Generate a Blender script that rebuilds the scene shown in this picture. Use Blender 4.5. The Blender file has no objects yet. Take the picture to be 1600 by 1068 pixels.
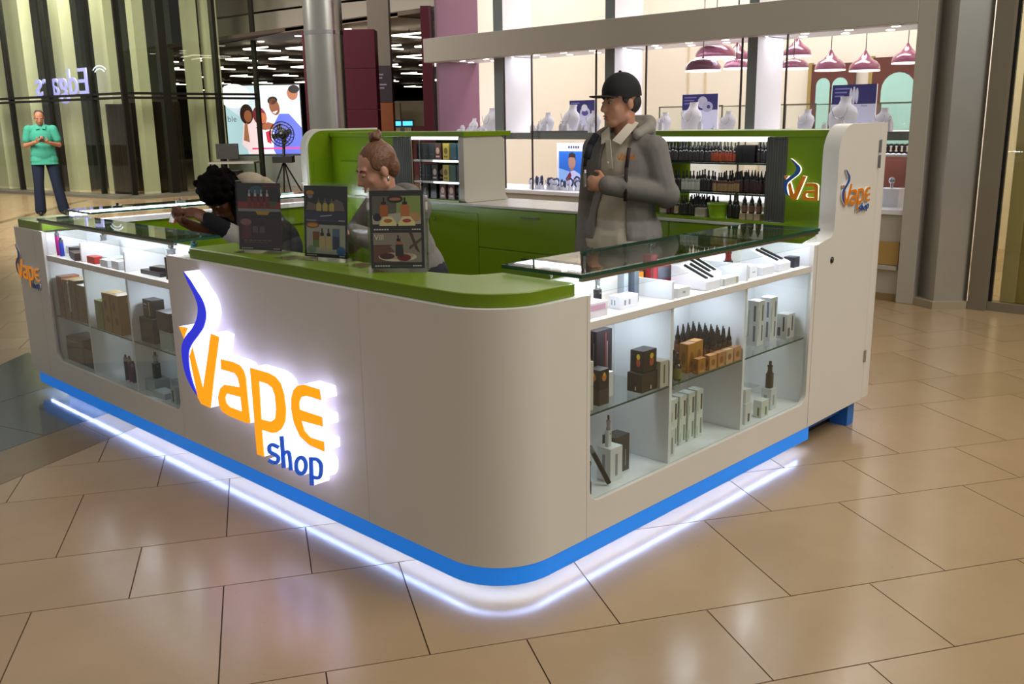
import bpy, bmesh, math, random
from mathutils import Vector, Matrix, Euler
random.seed(7)
scene = bpy.context.scene
COL = scene.collection
# ------------------------------------------------------------------ camera
FPX, YAW, PITCH, ROLL = 1456.2121, 0.7720513, 0.2326089, -0.0154901
CAM = Vector((-1.8437, -1.8578, 1.5))
def camera():
    f = Vector((math.cos(YAW)*math.cos(PITCH), math.sin(YAW)*math.cos(PITCH), -math.sin(PITCH)))
    r0 = Vector((math.sin(YAW), -math.cos(YAW), 0)); u0 = r0.cross(f)
    r = math.cos(ROLL)*r0 + math.sin(ROLL)*u0; u = -math.sin(ROLL)*r0 + math.cos(ROLL)*u0
    cd = bpy.data.cameras.new('camera'); co = bpy.data.objects.new('camera', cd); COL.objects.link(co)
    cd.sensor_fit = 'HORIZONTAL'; cd.sensor_width = 36.0; cd.lens = FPX/1600*36.0
    cd.clip_start = .05; cd.clip_end = 300
    co.matrix_world = Matrix(((r.x, u.x, -f.x, CAM.x), (r.y, u.y, -f.y, CAM.y), (r.z, u.z, -f.z, CAM.z), (0, 0, 0, 1)))
    scene.camera = co
camera()
# ------------------------------------------------------------------ world, large lights, exposure
w = bpy.data.worlds.new('mall_light'); scene.world = w; w.use_nodes = True
w.node_tree.nodes['Background'].inputs[0].default_value = (1.0, .96, .90, 1)
w.node_tree.nodes['Background'].inputs[1].default_value = .26
def area(name, loc, size, energy, col, target, sizey=None):
    l = bpy.data.lights.new(name, 'AREA'); l.energy = energy; l.color = col; l.size = size
    l.shape = 'RECTANGLE'; l.size_y = sizey or size
    o = bpy.data.objects.new(name, l); COL.objects.link(o); o.location = loc
    o.rotation_euler = (Vector(target)-Vector(loc)).to_track_quat('-Z', 'Y').to_euler()
    return o
WARM = (1.0, .96, .87)
area('unseen_mall_light', (3.5, -4.5, 7.0), 5.0, 380, WARM, (1.5, -1.0, 0))
area('unseen_mall_light', (-1.5, -1.0, 7.5), 4.0, 45, WARM, (-.5, 0, 0))
area('unseen_mall_light', (1.5, 12.0, 6.6), 5.0, 1150, (1, .96, .86), (8.0, 17.5, 2.6))  # unseen light, added to brighten the glass facade and the bulkhead
vs = scene.view_settings
vs.view_transform = 'Standard'; vs.look = 'None'; vs.exposure = 0.26; vs.gamma = 1.0; vs.use_curve_mapping = False
try:
    scene.cycles.transparent_max_bounces = 32; scene.cycles.max_bounces = 10
    scene.cycles.caustics_reflective = False; scene.cycles.caustics_refractive = False
    scene.cycles.sample_clamp_indirect = 6.0
except Exception: pass

# ------------------------------------------------------------------ materials
def lin(c):
    if isinstance(c, str): c = tuple(int(c[i:i+2], 16)/255 for i in (0, 2, 4))
    return tuple(x/12.92 if x <= .04045 else ((x+.055)/1.055)**2.4 for x in c)
MATS = {}
def mat(name, col, rough=.5, metal=0, emis=None, es=0, var=.06, vs_=6.0, bump=0, bs=60, spec=.5, coat=0, aniso=0):
    if name in MATS: return MATS[name]
    m = bpy.data.materials.new(name); m.use_nodes = True; nt = m.node_tree; b = nt.nodes['Principled BSDF']
    c = lin(col)
    tc = nt.nodes.new('ShaderNodeTexCoord')
    n = nt.nodes.new('ShaderNodeTexNoise'); n.inputs['Scale'].default_value = vs_; n.inputs['Detail'].default_value = 4
    nt.links.new(tc.outputs['Object'], n.inputs['Vector'])
    rmp = nt.nodes.new('ShaderNodeMix'); rmp.data_type = 'RGBA'
    rmp.inputs[6].default_value = (*[max(0, x*(1-var)) for x in c], 1); rmp.inputs[7].default_value = (*[min(1, x*(1+var)) for x in c], 1)
    nt.links.new(n.outputs['Fac'], rmp.inputs[0]); nt.links.new(rmp.outputs[2], b.inputs['Base Color'])
    b.inputs['Roughness'].default_value = rough; b.inputs['Metallic'].default_value = metal
    b.inputs['Specular IOR Level'].default_value = spec; b.inputs['Coat Weight'].default_value = coat
    if emis is not None:
        b.inputs['Emission Color'].default_value = (*lin(emis), 1); b.inputs['Emission Strength'].default_value = es
    if bump:
        n2 = nt.nodes.new('ShaderNodeTexNoise'); n2.inputs['Scale'].default_value = bs; n2.inputs['Detail'].default_value = 5
        nt.links.new(tc.outputs['Object'], n2.inputs['Vector'])
        bp = nt.nodes.new('ShaderNodeBump'); bp.inputs['Strength'].default_value = bump; bp.inputs['Distance'].default_value = .01
        nt.links.new(n2.outputs['Fac'], bp.inputs['Height']); nt.links.new(bp.outputs[0], b.inputs['Normal'])
    MATS[name] = m; return m
def glassmat(name, tint=(.96, .985, .97), ior=1.45, refl=1.0):
    if name in MATS: return MATS[name]
    m = bpy.data.materials.new(name); m.use_nodes = True; nt = m.node_tree
    for x in list(nt.nodes): nt.nodes.remove(x)
    out = nt.nodes.new('ShaderNodeOutputMaterial'); mix = nt.nodes.new('ShaderNodeMixShader')
    t = nt.nodes.new('ShaderNodeBsdfTransparent'); t.inputs[0].default_value = (*tint, 1)
    g = nt.nodes.new('ShaderNodeBsdfGlossy'); g.inputs['Roughness'].default_value = .01
    ge = nt.nodes.new('ShaderNodeNewGeometry'); dt = nt.nodes.new('ShaderNodeVectorMath'); dt.operation = 'DOT_PRODUCT'
    nt.links.new(ge.outputs['Normal'], dt.inputs[0]); nt.links.new(ge.outputs['Incoming'], dt.inputs[1])
    def mth(op, a, b):
        n = nt.nodes.new('ShaderNodeMath'); n.operation = op
        for i, x in enumerate((a, b)):
            if hasattr(x, 'links'): nt.links.new(x, n.inputs[i])
            elif x is not None: n.inputs[i].default_value = x
        return n.outputs[0]
    f0 = ((ior-1)/(ior+1))**2      # Schlick reflectance of a thin pane
    c1 = mth('SUBTRACT', 1.0, mth('ABSOLUTE', dt.outputs['Value'], None))
    fr = mth('MULTIPLY', mth('ADD', mth('MULTIPLY', mth('POWER', c1, 5.0), 1-f0), f0), refl)
    nt.links.new(fr, mix.inputs[0])
    nt.links.new(t.outputs[0], mix.inputs[1]); nt.links.new(g.outputs[0], mix.inputs[2]); nt.links.new(mix.outputs[0], out.inputs[0])
    MATS[name] = m; return m
def emat(name, col, s):
    if name in MATS: return MATS[name]
    return mat(name, col, .5, emis=col, es=s, var=0)
def printmat(name, em=0.0, rough=.35):
    """flat print: colour read from the face colours of the sheet"""
    if name in MATS: return MATS[name]
    m = bpy.data.materials.new(name); m.use_nodes = True; nt = m.node_tree; b = nt.nodes['Principled BSDF']
    a = nt.nodes.new('ShaderNodeVertexColor'); a.layer_name = 'ink'
    nt.links.new(a.outputs[0], b.inputs['Base Color']); b.inputs['Roughness'].default_value = rough
    if em: nt.links.new(a.outputs[0], b.inputs['Emission Color']); b.inputs['Emission Strength'].default_value = em
    MATS[name] = m; return m

WHITE = mat('white_laminate', 'd9d5cd', .42, var=.02)
INNER = mat('white_melamine', 'e6e8ea', .45, var=.02)
GREEN = mat('green_laminate', '6b870c', .30, var=.04)
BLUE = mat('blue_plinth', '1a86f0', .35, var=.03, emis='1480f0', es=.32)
LEDW = emat('led_white', 'a6bfff', 46.0)
LEDC = emat('led_case', 'e6efff', 68.0)
GLASS = glassmat('clear_glass')
GEDGE = mat('green_glass_edge', '1d4a3c', .12, var=.1)
ACRYL = glassmat('clear_acrylic', (.97, .975, .96), 1.4)
CHROME = mat('chrome', 'c9c9c9', .18, 1.0, var=.03)
STEEL = mat('brushed_steel', 'c9c7bf', .33, 1.0, var=.10, vs_=3)
BLACK = mat('black_plastic', '111113', .35, var=.1)
DARK = mat('dark_paint', '23211f', .5)
MAGENTA = mat('magenta_panel', '48091f', .4)
CREAM = mat('cream_wall', 'e6dfd2', .6, var=.03)
GREYP = mat('grey_paint', '8d8a85', .5)
# ------------------------------------------------------------------ mesh helpers
def arc(cx, cy, r, a0, a1, n):
    return [(cx+r*math.cos(math.radians(a0+(a1-a0)*i/n)), cy+r*math.sin(math.radians(a0+(a1-a0)*i/n))) for i in range(n+1)]
def rrect(x0, y0, x1, y1, r, n=5):
    return arc(x1-r, y1-r, r, 0, 90, n)+arc(x0+r, y1-r, r, 90, 180, n)+arc(x0+r, y0+r, r, 180, 270, n)+arc(x1-r, y0+r, r, 270, 360, n)
class MB:
    def __init__(s): s.v = []; s.f = []; s.m = []
    def add(s, vs, fs, mi=0):
        k = len(s.v); s.v += [tuple(p) for p in vs]
        for f in fs: s.f.append([i+k for i in f]); s.m.append(mi)
        return s
    def box(s, x0, y0, z0, x1, y1, z1, mi=0):
        x0, x1 = sorted((x0, x1)); y0, y1 = sorted((y0, y1)); z0, z1 = sorted((z0, z1))
        return s.add([(x0,y0,z0),(x1,y0,z0),(x1,y1,z0),(x0,y1,z0),(x0,y0,z1),(x1,y0,z1),(x1,y1,z1),(x0,y1,z1)],
                     [(0,3,2,1),(4,5,6,7),(0,1,5,4),(1,2,6,5),(2,3,7,6),(3,0,4,7)], mi)
    def obox(s, c, half, M, mi=0):
        """oriented box"""
        c = Vector(c); vs = []
        for z in (-1, 1):
            for x, y in ((-1,-1),(1,-1),(1,1),(-1,1)): vs.append(c+M@Vector((x*half[0], y*half[1], z*half[2])))
        return s.add(vs, [(0,3,2,1),(4,5,6,7),(0,1,5,4),(1,2,6,5),(2,3,7,6),(3,0,4,7)], mi)
    def prism(s, poly, axis, a, b, mi=0, smi=None):
        """poly (u,v) extruded along axis: x:(y,z) y:(x,z) z:(x,y)"""
        def P(u, v, t): return {'x': (t, u, v), 'y': (u, t, v), 'z': (u, v, t)}[axis]
        n = len(poly); ar = sum(poly[i][0]*poly[(i+1)%n][1]-poly[(i+1)%n][0]*poly[i][1] for i in range(n))
        if (ar < 0) != (axis == 'y'): poly = poly[::-1]
        if a > b: a, b = b, a
        vs = [P(u, v, a) for u, v in poly]+[P(u, v, b) for u, v in poly]
        s.add(vs, [tuple(range(n-1, -1, -1)), tuple(range(n, 2*n))], mi)
        k = len(s.v)-2*n
        for i in range(n):
            j = (i+1) % n; s.f.append([k+i, k+j, k+n+j, k+n+i]); s.m.append(mi if smi is None else smi)
        return s
    def cyl(s, p0, p1, r0, r1=None, n=14, mi=0, caps=True):
        p0, p1 = Vector(p0), Vector(p1); r1 = r0 if r1 is None else r1
        d = (p1-p0).normalized(); a = d.orthogonal().normalized(); b = d.cross(a)
        vs = [p0+(a*math.cos(2*math.pi*i/n)+b*math.sin(2*math.pi*i/n))*r0 for i in range(n)]
        vs += [p1+(a*math.cos(2*math.pi*i/n)+b*math.sin(2*math.pi*i/n))*r1 for i in range(n)]
        fs = [(i, (i+1)%n, n+(i+1)%n, n+i) for i in range(n)]
        if caps: fs += [tuple(range(n-1, -1, -1)), tuple(range(n, 2*n))]
        return s.add(vs, fs, mi)
    def lathe(s, prof, c=(0,0,0), n=16, mi=0):
        """prof [(r,z)] about the vertical axis through c"""
        vs = []; m = len(prof)
        for r, z in prof:
            for i in range(n): vs.append((c[0]+r*math.cos(2*math.pi*i/n), c[1]+r*math.sin(2*math.pi*i/n), c[2]+z))
        fs = [(k*n+i, k*n+(i+1)%n, (k+1)*n+(i+1)%n, (k+1)*n+i) for k in range(m-1) for i in range(n)]
        if prof[0][0] > 1e-6: fs.append(tuple(range(n-1, -1, -1)))
        if prof[-1][0] > 1e-6: fs.append(tuple(range((m-1)*n, m*n)))
        return s.add(vs, fs, mi)
    def tube(s, path, r, n=8, mi=0, r1=None):
        for i in range(len(path)-1):
            a = r if r1 is None else r+(r1-r)*i/(len(path)-1); b = r if r1 is None else r+(r1-r)*(i+1)/(len(path)-1)
            s.cyl(path[i], path[i+1], a, b, n, mi)
        return s
    def ell(s, c, r, R=None, nu=14, nv=9, mi=0):
        c = Vector(c); vs = []; R = R or Matrix.Identity(3)
        for k in range(1, nv):
            t = math.pi*k/nv
            for i in range(nu):
                a = 2*math.pi*i/nu
                vs.append(c+R@Vector((r[0]*math.sin(t)*math.cos(a), r[1]*math.sin(t)*math.sin(a), r[2]*math.cos(t))))
        top = len(vs); vs.append(c+R@Vector((0, 0, r[2]))); vs.append(c+R@Vector((0, 0, -r[2])))
        fs = [(k*nu+i, (k+1)*nu+i, (k+1)*nu+(i+1)%nu, k*nu+(i+1)%nu) for k in range(nv-2) for i in range(nu)]
        fs += [(top, i, (i+1)%nu) for i in range(nu)]+[(top+1, (nv-2)*nu+(i+1)%nu, (nv-2)*nu+i) for i in range(nu)]
        return s.add(vs, fs, mi)
    def cap(s, p0, p1, r0, r1, mi=0):
        s.cyl(p0, p1, r0, r1, 12, mi); s.ell(p0, (r0,)*3, nu=12, nv=8, mi=mi); return s.ell(p1, (r1,)*3, nu=12, nv=8, mi=mi)
    def mesh(s, name, mats, off=(0,0,0), smooth=False):
        me = bpy.data.meshes.new(name); o = Vector(off)
        me.from_pydata([Vector(p)-o for p in s.v], [], s.f)
        for m in (mats if isinstance(mats, (list, tuple)) else [mats]): me.materials.append(m)
        me.polygons.foreach_set('material_index', s.m)
        if smooth: me.polygons.foreach_set('use_smooth', [True]*len(s.f))
        me.update(); return me
    def build(s, name, mats, parent=None, smooth=False, bevel=0, origin=None, segs=2):
        if parent is not None: off = root_loc(parent)
        elif origin is not None: off = Vector(origin)
        else:
            xs = [p[0] for p in s.v]; ys = [p[1] for p in s.v]; zs = [p[2] for p in s.v]
            off = Vector(((min(xs)+max(xs))/2, (min(ys)+max(ys))/2, min(zs)))
        me = s.mesh(name, mats, off, smooth)
        return link(name, me, parent, off, bevel, smooth, segs)
def root_loc(p):
    v = Vector((0, 0, 0))
    while p is not None: v = v+Vector(p.location); p = p.parent
    return v
def link(name, me, parent, off, bevel=0, smooth=False, segs=2):
    o = bpy.data.objects.new(name, me); COL.objects.link(o)
    if parent is not None: o.parent = parent
    else: o.location = off
    if bevel:
        b = o.modifiers.new('bevel', 'BEVEL'); b.width = bevel; b.segments = segs; b.limit_method = 'ANGLE'
    if smooth:
        o.data.set_sharp_from_angle(angle=math.radians(42))
    return o
def tag(o, label, cat, group=None):
    o['label'] = label; o['category'] = cat
    if group: o['group'] = group
    return o
def struct(o): o['kind'] = 'structure'; return o
def thing(name, loc, label=None, cat=None, group=None, rz=0):
    o = bpy.data.objects.new(name, None); o.empty_display_size = .05; COL.objects.link(o); o.location = loc; o.rotation_euler.z = rz
    if label: tag(o, label, cat, group)
    return o
def dup(root, loc, rz=None, label=None, group=None, mats=None, scale=None):
    def cp(o, par):
        c = o.copy(); COL.objects.link(c); c.parent = par
        for ch in o.children: cp(ch, c)
        return c
    r = cp(root, None); r.location = loc
    if rz is not None: r.rotation_euler.z = rz
    if scale: r.scale = scale
    if label: r['label'] = label
    if group: r['group'] = group
    return r
def loops_mesh(loops, depth, name='tmp'):
    """2D loops (holes by overlap) extruded: mesh in XY plane, z from 0 to depth"""
    cu = bpy.data.curves.new(name, 'CURVE'); cu.dimensions = '2D'; cu.fill_mode = 'BOTH'; cu.extrude = depth/2
    for l in loops:
        sp = cu.splines.new('POLY'); sp.points.add(len(l)-1)
        for i, (x, y) in enumerate(l): sp.points[i].co = (x, y, 0, 1)
        sp.use_cyclic_u = True
    o = bpy.data.objects.new(name, cu); COL.objects.link(o)
    dg = bpy.context.evaluated_depsgraph_get(); me = bpy.data.meshes.new_from_object(o.evaluated_get(dg))
    bpy.data.objects.remove(o); bpy.data.curves.remove(cu)
    for v in me.vertices: v.co.z += depth/2
    return me
def text_mesh(txt, size, depth=0, align='LEFT'):
    cu = bpy.data.curves.new('txt', 'FONT'); cu.body = txt; cu.size = size; cu.extrude = depth/2; cu.align_x = align
    o = bpy.data.objects.new('txt', cu); COL.objects.link(o)
    dg = bpy.context.evaluated_depsgraph_get(); me = bpy.data.meshes.new_from_object(o.evaluated_get(dg))
    bpy.data.objects.remove(o); bpy.data.curves.remove(cu); return me
def xf(me, M):
    me.transform(M); me.update(); return me
def frame_m(o, ux, uy, un):
    """matrix taking local x,y,z to the given world directions at origin o"""
    return Matrix(((ux[0], uy[0], un[0], o[0]), (ux[1], uy[1], un[1], o[1]), (ux[2], uy[2], un[2], o[2]), (0, 0, 0, 1)))
class Print:
    """flat print made of coloured polygons on a sheet w x h (local x right, y up)"""
    def __init__(s): s.v = []; s.f = []; s.c = []
    def poly(s, pts, col, z=0):
        k = len(s.v); s.v += [(x, y, z) for x, y in pts]; s.f.append(list(range(k, k+len(pts)))); s.c.append(lin(col)); return s
    def rect(s, x0, y0, x1, y1, col, z=0): return s.poly([(x0,y0),(x1,y0),(x1,y1),(x0,y1)], col, z)
    def oval(s, cx, cy, rx, ry, col, z=0, rot=0, n=20):
        ca, sa = math.cos(rot), math.sin(rot); p = []
        for i in range(n):
            a = 2*math.pi*i/n; x, y = rx*math.cos(a), ry*math.sin(a); p.append((cx+x*ca-y*sa, cy+x*sa+y*ca))
        return s.poly(p, col, z)
    def text(s, t, x, y, size, col, z=0, align='LEFT'):
        me = text_mesh(t, size, 0, align); k = len(s.v); s.v += [(x+v.co.x, y+v.co.y, z) for v in me.vertices]
        for p in me.polygons: s.f.append([i+k for i in p.vertices]); s.c.append(lin(col))
        bpy.data.meshes.remove(me); return s
    def build(s, name, M, material, parent, eps=.00025):
        me = bpy.data.meshes.new(name); off = root_loc(parent) if parent else Vector((0,0,0))
        me.from_pydata([M@Vector((x, y, z*eps))-off for x, y, z in s.v], [], s.f)
        at = me.color_attributes.new('ink', 'FLOAT_COLOR', 'CORNER'); i = 0
        for p, c in zip(me.polygons, s.c):
            for li in p.loop_indices: at.data[li].color = (*c, 1)
        me.materials.append(material); me.update(); return link(name, me, parent, off)
def blob(parts, vox, smooth=6, name='blob'):
    """one continuous skin grown round capsules and ellipsoids"""
    mb = MB()
    for p in parts:
        if p[0] == 'c': mb.cap(*p[1:])
        elif p[0] == 'e': mb.ell(p[1], p[2], p[3] if len(p) > 3 else None, 18, 12)
        elif p[0] == 'b': mb.obox(p[1], p[2], p[3] if len(p) > 3 else Matrix.Identity(3))
    me = mb.mesh(name, []); o = bpy.data.objects.new(name, me); COL.objects.link(o)
    r = o.modifiers.new('r', 'REMESH'); r.mode = 'VOXEL'; r.voxel_size = vox
    sm = o.modifiers.new('s', 'SMOOTH'); sm.factor = .5; sm.iterations = smooth
    dg = bpy.context.evaluated_depsgraph_get(); out = bpy.data.meshes.new_from_object(o.evaluated_get(dg))
    bpy.data.objects.remove(o); bpy.data.meshes.remove(me)
    out.polygons.foreach_set('use_smooth', [True]*len(out.polygons)); return out
def part(name, me, mats, parent):
    me.name = name; me.materials.clear()
    for m in (mats if isinstance(mats, (list, tuple)) else [mats]): me.materials.append(m)
    o = bpy.data.objects.new(name, me); COL.objects.link(o); o.parent = parent; return o
LOGO = {
'flame': [[(0.16,0.771),(0.168,0.759),(0.18,0.743),(0.192,0.727),(0.206,0.712),(0.221,0.698),(0.234,0.682),(0.244,0.667),(0.252,0.652),(0.255,0.635),(0.252,0.618),(0.245,0.6),(0.235,0.583),(0.221,0.567),(0.204,0.551),(0.186,0.536),(0.166,0.522),(0.145,0.51),(0.126,0.496),(0.111,0.482),(0.097,0.468),(0.086,0.454),(0.08,0.442),(0.076,0.43),(0.074,0.416),(0.074,0.398),(0.075,0.378),(0.078,0.358),(0.083,0.341),(0.09,0.325),(0.1,0.309),(0.113,0.293),(0.128,0.278),(0.144,0.265),(0.16,0.255),(0.176,0.247),(0.187,0.242),(0.178,0.253),(0.165,0.27),(0.154,0.288),(0.146,0.304),(0.14,0.32),(0.135,0.337),(0.131,0.354),(0.13,0.372),(0.13,0.388),(0.132,0.404),(0.135,0.418),(0.141,0.432),(0.149,0.444),(0.159,0.455),(0.172,0.467),(0.19,0.482),(0.211,0.497),(0.232,0.512),(0.251,0.527),(0.27,0.541),(0.285,0.555),(0.297,0.57),(0.306,0.584),(0.313,0.599),(0.316,0.612),(0.316,0.625),(0.314,0.638),(0.309,0.651),(0.302,0.663),(0.292,0.675),(0.279,0.686),(0.264,0.697),(0.249,0.709),(0.235,0.721),(0.22,0.733),(0.206,0.744),(0.189,0.754),(0.172,0.764)]] ,
'v': [[(0.141,0.411),(0.174,0.455),(0.233,0.285),(0.345,0.539),(0.406,0.533),(0.281,0.214),(0.206,0.216),(0.18,0.24)]] ,
'v2': [[(0.074,0.53),(0.148,0.534),(0.107,0.482)]] ,
'a': [[(0.406,0.443),(0.498,0.447),(0.551,0.442),(0.578,0.424),(0.589,0.399),(0.593,0.216),(0.565,0.211),(0.426,0.212),(0.377,0.22),(0.357,0.245),(0.356,0.275),(0.378,0.315),(0.415,0.339),(0.537,0.352),(0.53,0.388),(0.509,0.404),(0.401,0.4)],[(0.43,0.305),(0.536,0.311),(0.539,0.252),(0.444,0.252),(0.419,0.262),(0.413,0.284)]] ,
'p': [[(0.627,0.446),(0.758,0.448),(0.803,0.441),(0.836,0.423),(0.855,0.383),(0.861,0.329),(0.85,0.28),(0.821,0.243),(0.785,0.221),(0.751,0.211),(0.677,0.208),(0.677,0.098),(0.628,0.096)],[(0.685,0.404),(0.744,0.404),(0.776,0.395),(0.791,0.37),(0.793,0.315),(0.781,0.276),(0.749,0.256),(0.68,0.25)]] ,
'e': [[(1.086,0.447),(0.987,0.447),(0.948,0.435),(0.919,0.412),(0.902,0.378),(0.897,0.336),(0.907,0.288),(0.94,0.244),(0.999,0.223),(1.091,0.22),(1.092,0.256),(1.01,0.253),(0.974,0.27),(0.958,0.305),(1.091,0.313),(1.09,0.347),(0.952,0.346),(0.953,0.375),(0.971,0.398),(1.005,0.408),(1.091,0.41)]] ,
's': [[(0.796,0.17),(0.786,0.171),(0.77,0.172),(0.752,0.172),(0.735,0.167),(0.721,0.159),(0.71,0.15),(0.706,0.139),(0.707,0.13),(0.713,0.122),(0.726,0.119),(0.739,0.119),(0.749,0.119),(0.757,0.117),(0.765,0.116),(0.768,0.114),(0.767,0.111),(0.765,0.106),(0.762,0.103),(0.761,0.102),(0.755,0.1),(0.747,0.099),(0.737,0.098),(0.725,0.099),(0.716,0.099),(0.702,0.083),(0.711,0.082),(0.725,0.082),(0.739,0.082),(0.752,0.085),(0.766,0.089),(0.779,0.097),(0.788,0.106),(0.793,0.116),(0.793,0.125),(0.785,0.13),(0.775,0.133),(0.764,0.135),(0.751,0.135),(0.74,0.135),(0.736,0.136),(0.733,0.14),(0.733,0.146),(0.734,0.15),(0.736,0.152),(0.741,0.154),(0.746,0.156),(0.757,0.156),(0.771,0.155),(0.782,0.154)]] ,
'h': [[(0.803,0.21),(0.801,0.083),(0.827,0.09),(0.828,0.217)],[(0.823,0.133),(0.827,0.138),(0.833,0.144),(0.839,0.15),(0.842,0.151),(0.843,0.152),(0.844,0.152),(0.845,0.152),(0.848,0.148),(0.85,0.135),(0.851,0.117),(0.851,0.099),(0.851,0.086),(0.875,0.093),(0.874,0.106),(0.874,0.124),(0.873,0.143),(0.871,0.157),(0.866,0.164),(0.856,0.167),(0.844,0.165),(0.833,0.161),(0.823,0.155),(0.815,0.147),(0.808,0.14),(0.804,0.135)]] ,
'o': [[(0.979,0.138),(0.975,0.125),(0.968,0.112),(0.957,0.1),(0.943,0.091),(0.929,0.086),(0.915,0.084),(0.903,0.087),(0.894,0.093),(0.889,0.103),(0.889,0.115),(0.892,0.128),(0.9,0.141),(0.911,0.153),(0.925,0.162),(0.939,0.167),(0.953,0.168),(0.964,0.166),(0.973,0.159),(0.978,0.15)],[(0.955,0.132),(0.953,0.124),(0.949,0.117),(0.944,0.11),(0.938,0.105),(0.931,0.102),(0.925,0.102),(0.919,0.104),(0.915,0.108),(0.913,0.114),(0.913,0.121),(0.915,0.129),(0.919,0.136),(0.924,0.143),(0.93,0.148),(0.937,0.151),(0.943,0.151),(0.949,0.149),(0.953,0.145),(0.955,0.139)]] ,
'q': [[(0.991,0.173),(0.985,0.063),(1.009,0.069),(1.015,0.179)],[(1.005,0.161),(1.011,0.164),(1.02,0.167),(1.027,0.169),(1.032,0.17),(1.037,0.17),(1.042,0.168),(1.047,0.166),(1.051,0.163),(1.052,0.158),(1.053,0.152),(1.053,0.146),(1.052,0.138),(1.05,0.131),(1.047,0.122),(1.044,0.116),(1.041,0.113),(1.038,0.112),(1.027,0.11),(1.016,0.109),(1.007,0.108),(1.0,0.093),(1.009,0.094),(1.022,0.096),(1.037,0.099),(1.052,0.105),(1.062,0.115),(1.068,0.125),(1.071,0.135),(1.073,0.143),(1.074,0.151),(1.075,0.159),(1.074,0.166),(1.071,0.173),(1.065,0.178),(1.058,0.181),(1.05,0.184),(1.04,0.184),(1.029,0.182),(1.017,0.179),(1.008,0.175),(1.002,0.173)]] ,
}
# ------------------------------------------------------------------ floor
def tilemat(name, c1, c2, rough=.17):
    m = bpy.data.materials.new(name); m.use_nodes = True; nt = m.node_tree; b = nt.nodes['Principled BSDF']
    g = nt.nodes.new('ShaderNodeNewGeometry')
    n = nt.nodes.new('ShaderNodeTexNoise'); n.inputs['Scale'].default_value = 2.2; n.inputs['Detail'].default_value = 8; n.inputs['Roughness'].default_value = .65
    n2 = nt.nodes.new('ShaderNodeTexNoise'); n2.inputs['Scale'].default_value = 40; n2.inputs['Detail'].default_value = 3
    oi = nt.nodes.new('ShaderNodeObjectInfo')
    ad = nt.nodes.new('ShaderNodeMath'); ad.operation = 'MULTIPLY_ADD'; ad.inputs[1].default_value = .35; 
    for k in (n, n2): nt.links.new(g.outputs['Position'], k.inputs['Vector'])
    nt.links.new(oi.outputs['Random'], ad.inputs[0]); nt.links.new(n.outputs['Fac'], ad.inputs[2])
    mx = nt.nodes.new('ShaderNodeMix'); mx.data_type = 'RGBA'; mx.inputs[6].default_value = (*lin(c1), 1); mx.inputs[7].default_value = (*lin(c2), 1)
    nt.links.new(ad.outputs[0], mx.inputs[0])
    # scuffs and specks trodden into the stone
    n3 = nt.nodes.new('ShaderNodeTexNoise'); n3.inputs['Scale'].default_value = 26; n3.inputs['Detail'].default_value = 6; n3.inputs['Roughness'].default_value = .7
    nt.links.new(g.outputs['Position'], n3.inputs['Vector'])
    sc = nt.nodes.new('ShaderNodeMapRange'); sc.inputs[1].default_value = .66; sc.inputs[2].default_value = .74; sc.inputs[3].default_value = 0; sc.inputs[4].default_value = .45
    nt.links.new(n3.outputs['Fac'], sc.inputs[0])
    mk = nt.nodes.new('ShaderNodeMix'); mk.data_type = 'RGBA'; mk.inputs[7].default_value = (.12, .085, .05, 1)
    nt.links.new(sc.outputs[0], mk.inputs[0]); nt.links.new(mx.outputs[2], mk.inputs[6]); nt.links.new(mk.outputs[2], b.inputs['Base Color'])
    mr = nt.nodes.new('ShaderNodeMapRange'); mr.inputs[3].default_value = rough-.05; mr.inputs[4].default_value = rough+.09
    nt.links.new(n2.outputs['Fac'], mr.inputs[0]); nt.links.new(mr.outputs[0], b.inputs['Roughness'])
    b.inputs['Specular IOR Level'].default_value = .55
    return m
TILE = tilemat('polished_beige_tile', '947a58', 'ae9372', .2)
TBROWN = tilemat('polished_brown_tile', '6b573d', '86704f')
TDARK = tilemat('polished_dark_granite', '3c4240', '565c58', .10)
GROUT = mat('grout', '4a3c2c', .8)
fb = MB(); fb.box(-40, -40, -.06, 80, 80, -.004)
floor = struct(fb.build('floor', GROUT, origin=(0, 0, 0)))
TH = math.radians(-30.6); E1 = Vector((math.cos(TH), math.sin(TH))); E2 = Vector((-E1.y, E1.x))
def tile_me(w, name):
    g = .0022; mb = MB(); mb.box(g, g, -.01, .5885-g, w-g, 0); return mb.mesh(name, TILE)
TM = {0: tile_me(.61, 'tile'), 1: tile_me(.398, 'tile')}
def inframe(p, m=60):
    co = scene.camera.matrix_world.inverted() if False else CINV
    q = co@Vector(p)
    if q.z > -.1: return None
    x = 800+FPX*q.x/-q.z; y = 534-FPX*q.y/-q.z
    return (-q.z) if (-m < x < 1600+m and -m < y < 1068+m) else None
CINV = scene.camera.matrix_world.inverted()
tiles = []; far = MB()
for k in range(-14, 50):
    for t in (0, 1):
        n0 = -.136+k*1.008+(.61 if t else 0); ww = .398 if t else .61; ph = .04 if t else .338
        for i in range(-40, 70):
            t0 = ph+i*.5885; c = E1*(t0+.29)+E2*(n0+ww/2)
            if not (-6 < c.x < 34 and -6 < c.y < 40): continue
            d = max([inframe((c.x+ox, c.y+oy, 0)) or 0 for ox, oy in ((0, 0), (.25, 0), (-.25, 0), (0, .25), (0, -.25))])
            hid = .35 < c.x < 2.5 and .35 < c.y < 3.8
            tiles.append((d if d and not hid else 999, E1*t0+E2*n0, t, ww))
tiles.sort(key=lambda q: q[0])
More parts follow.
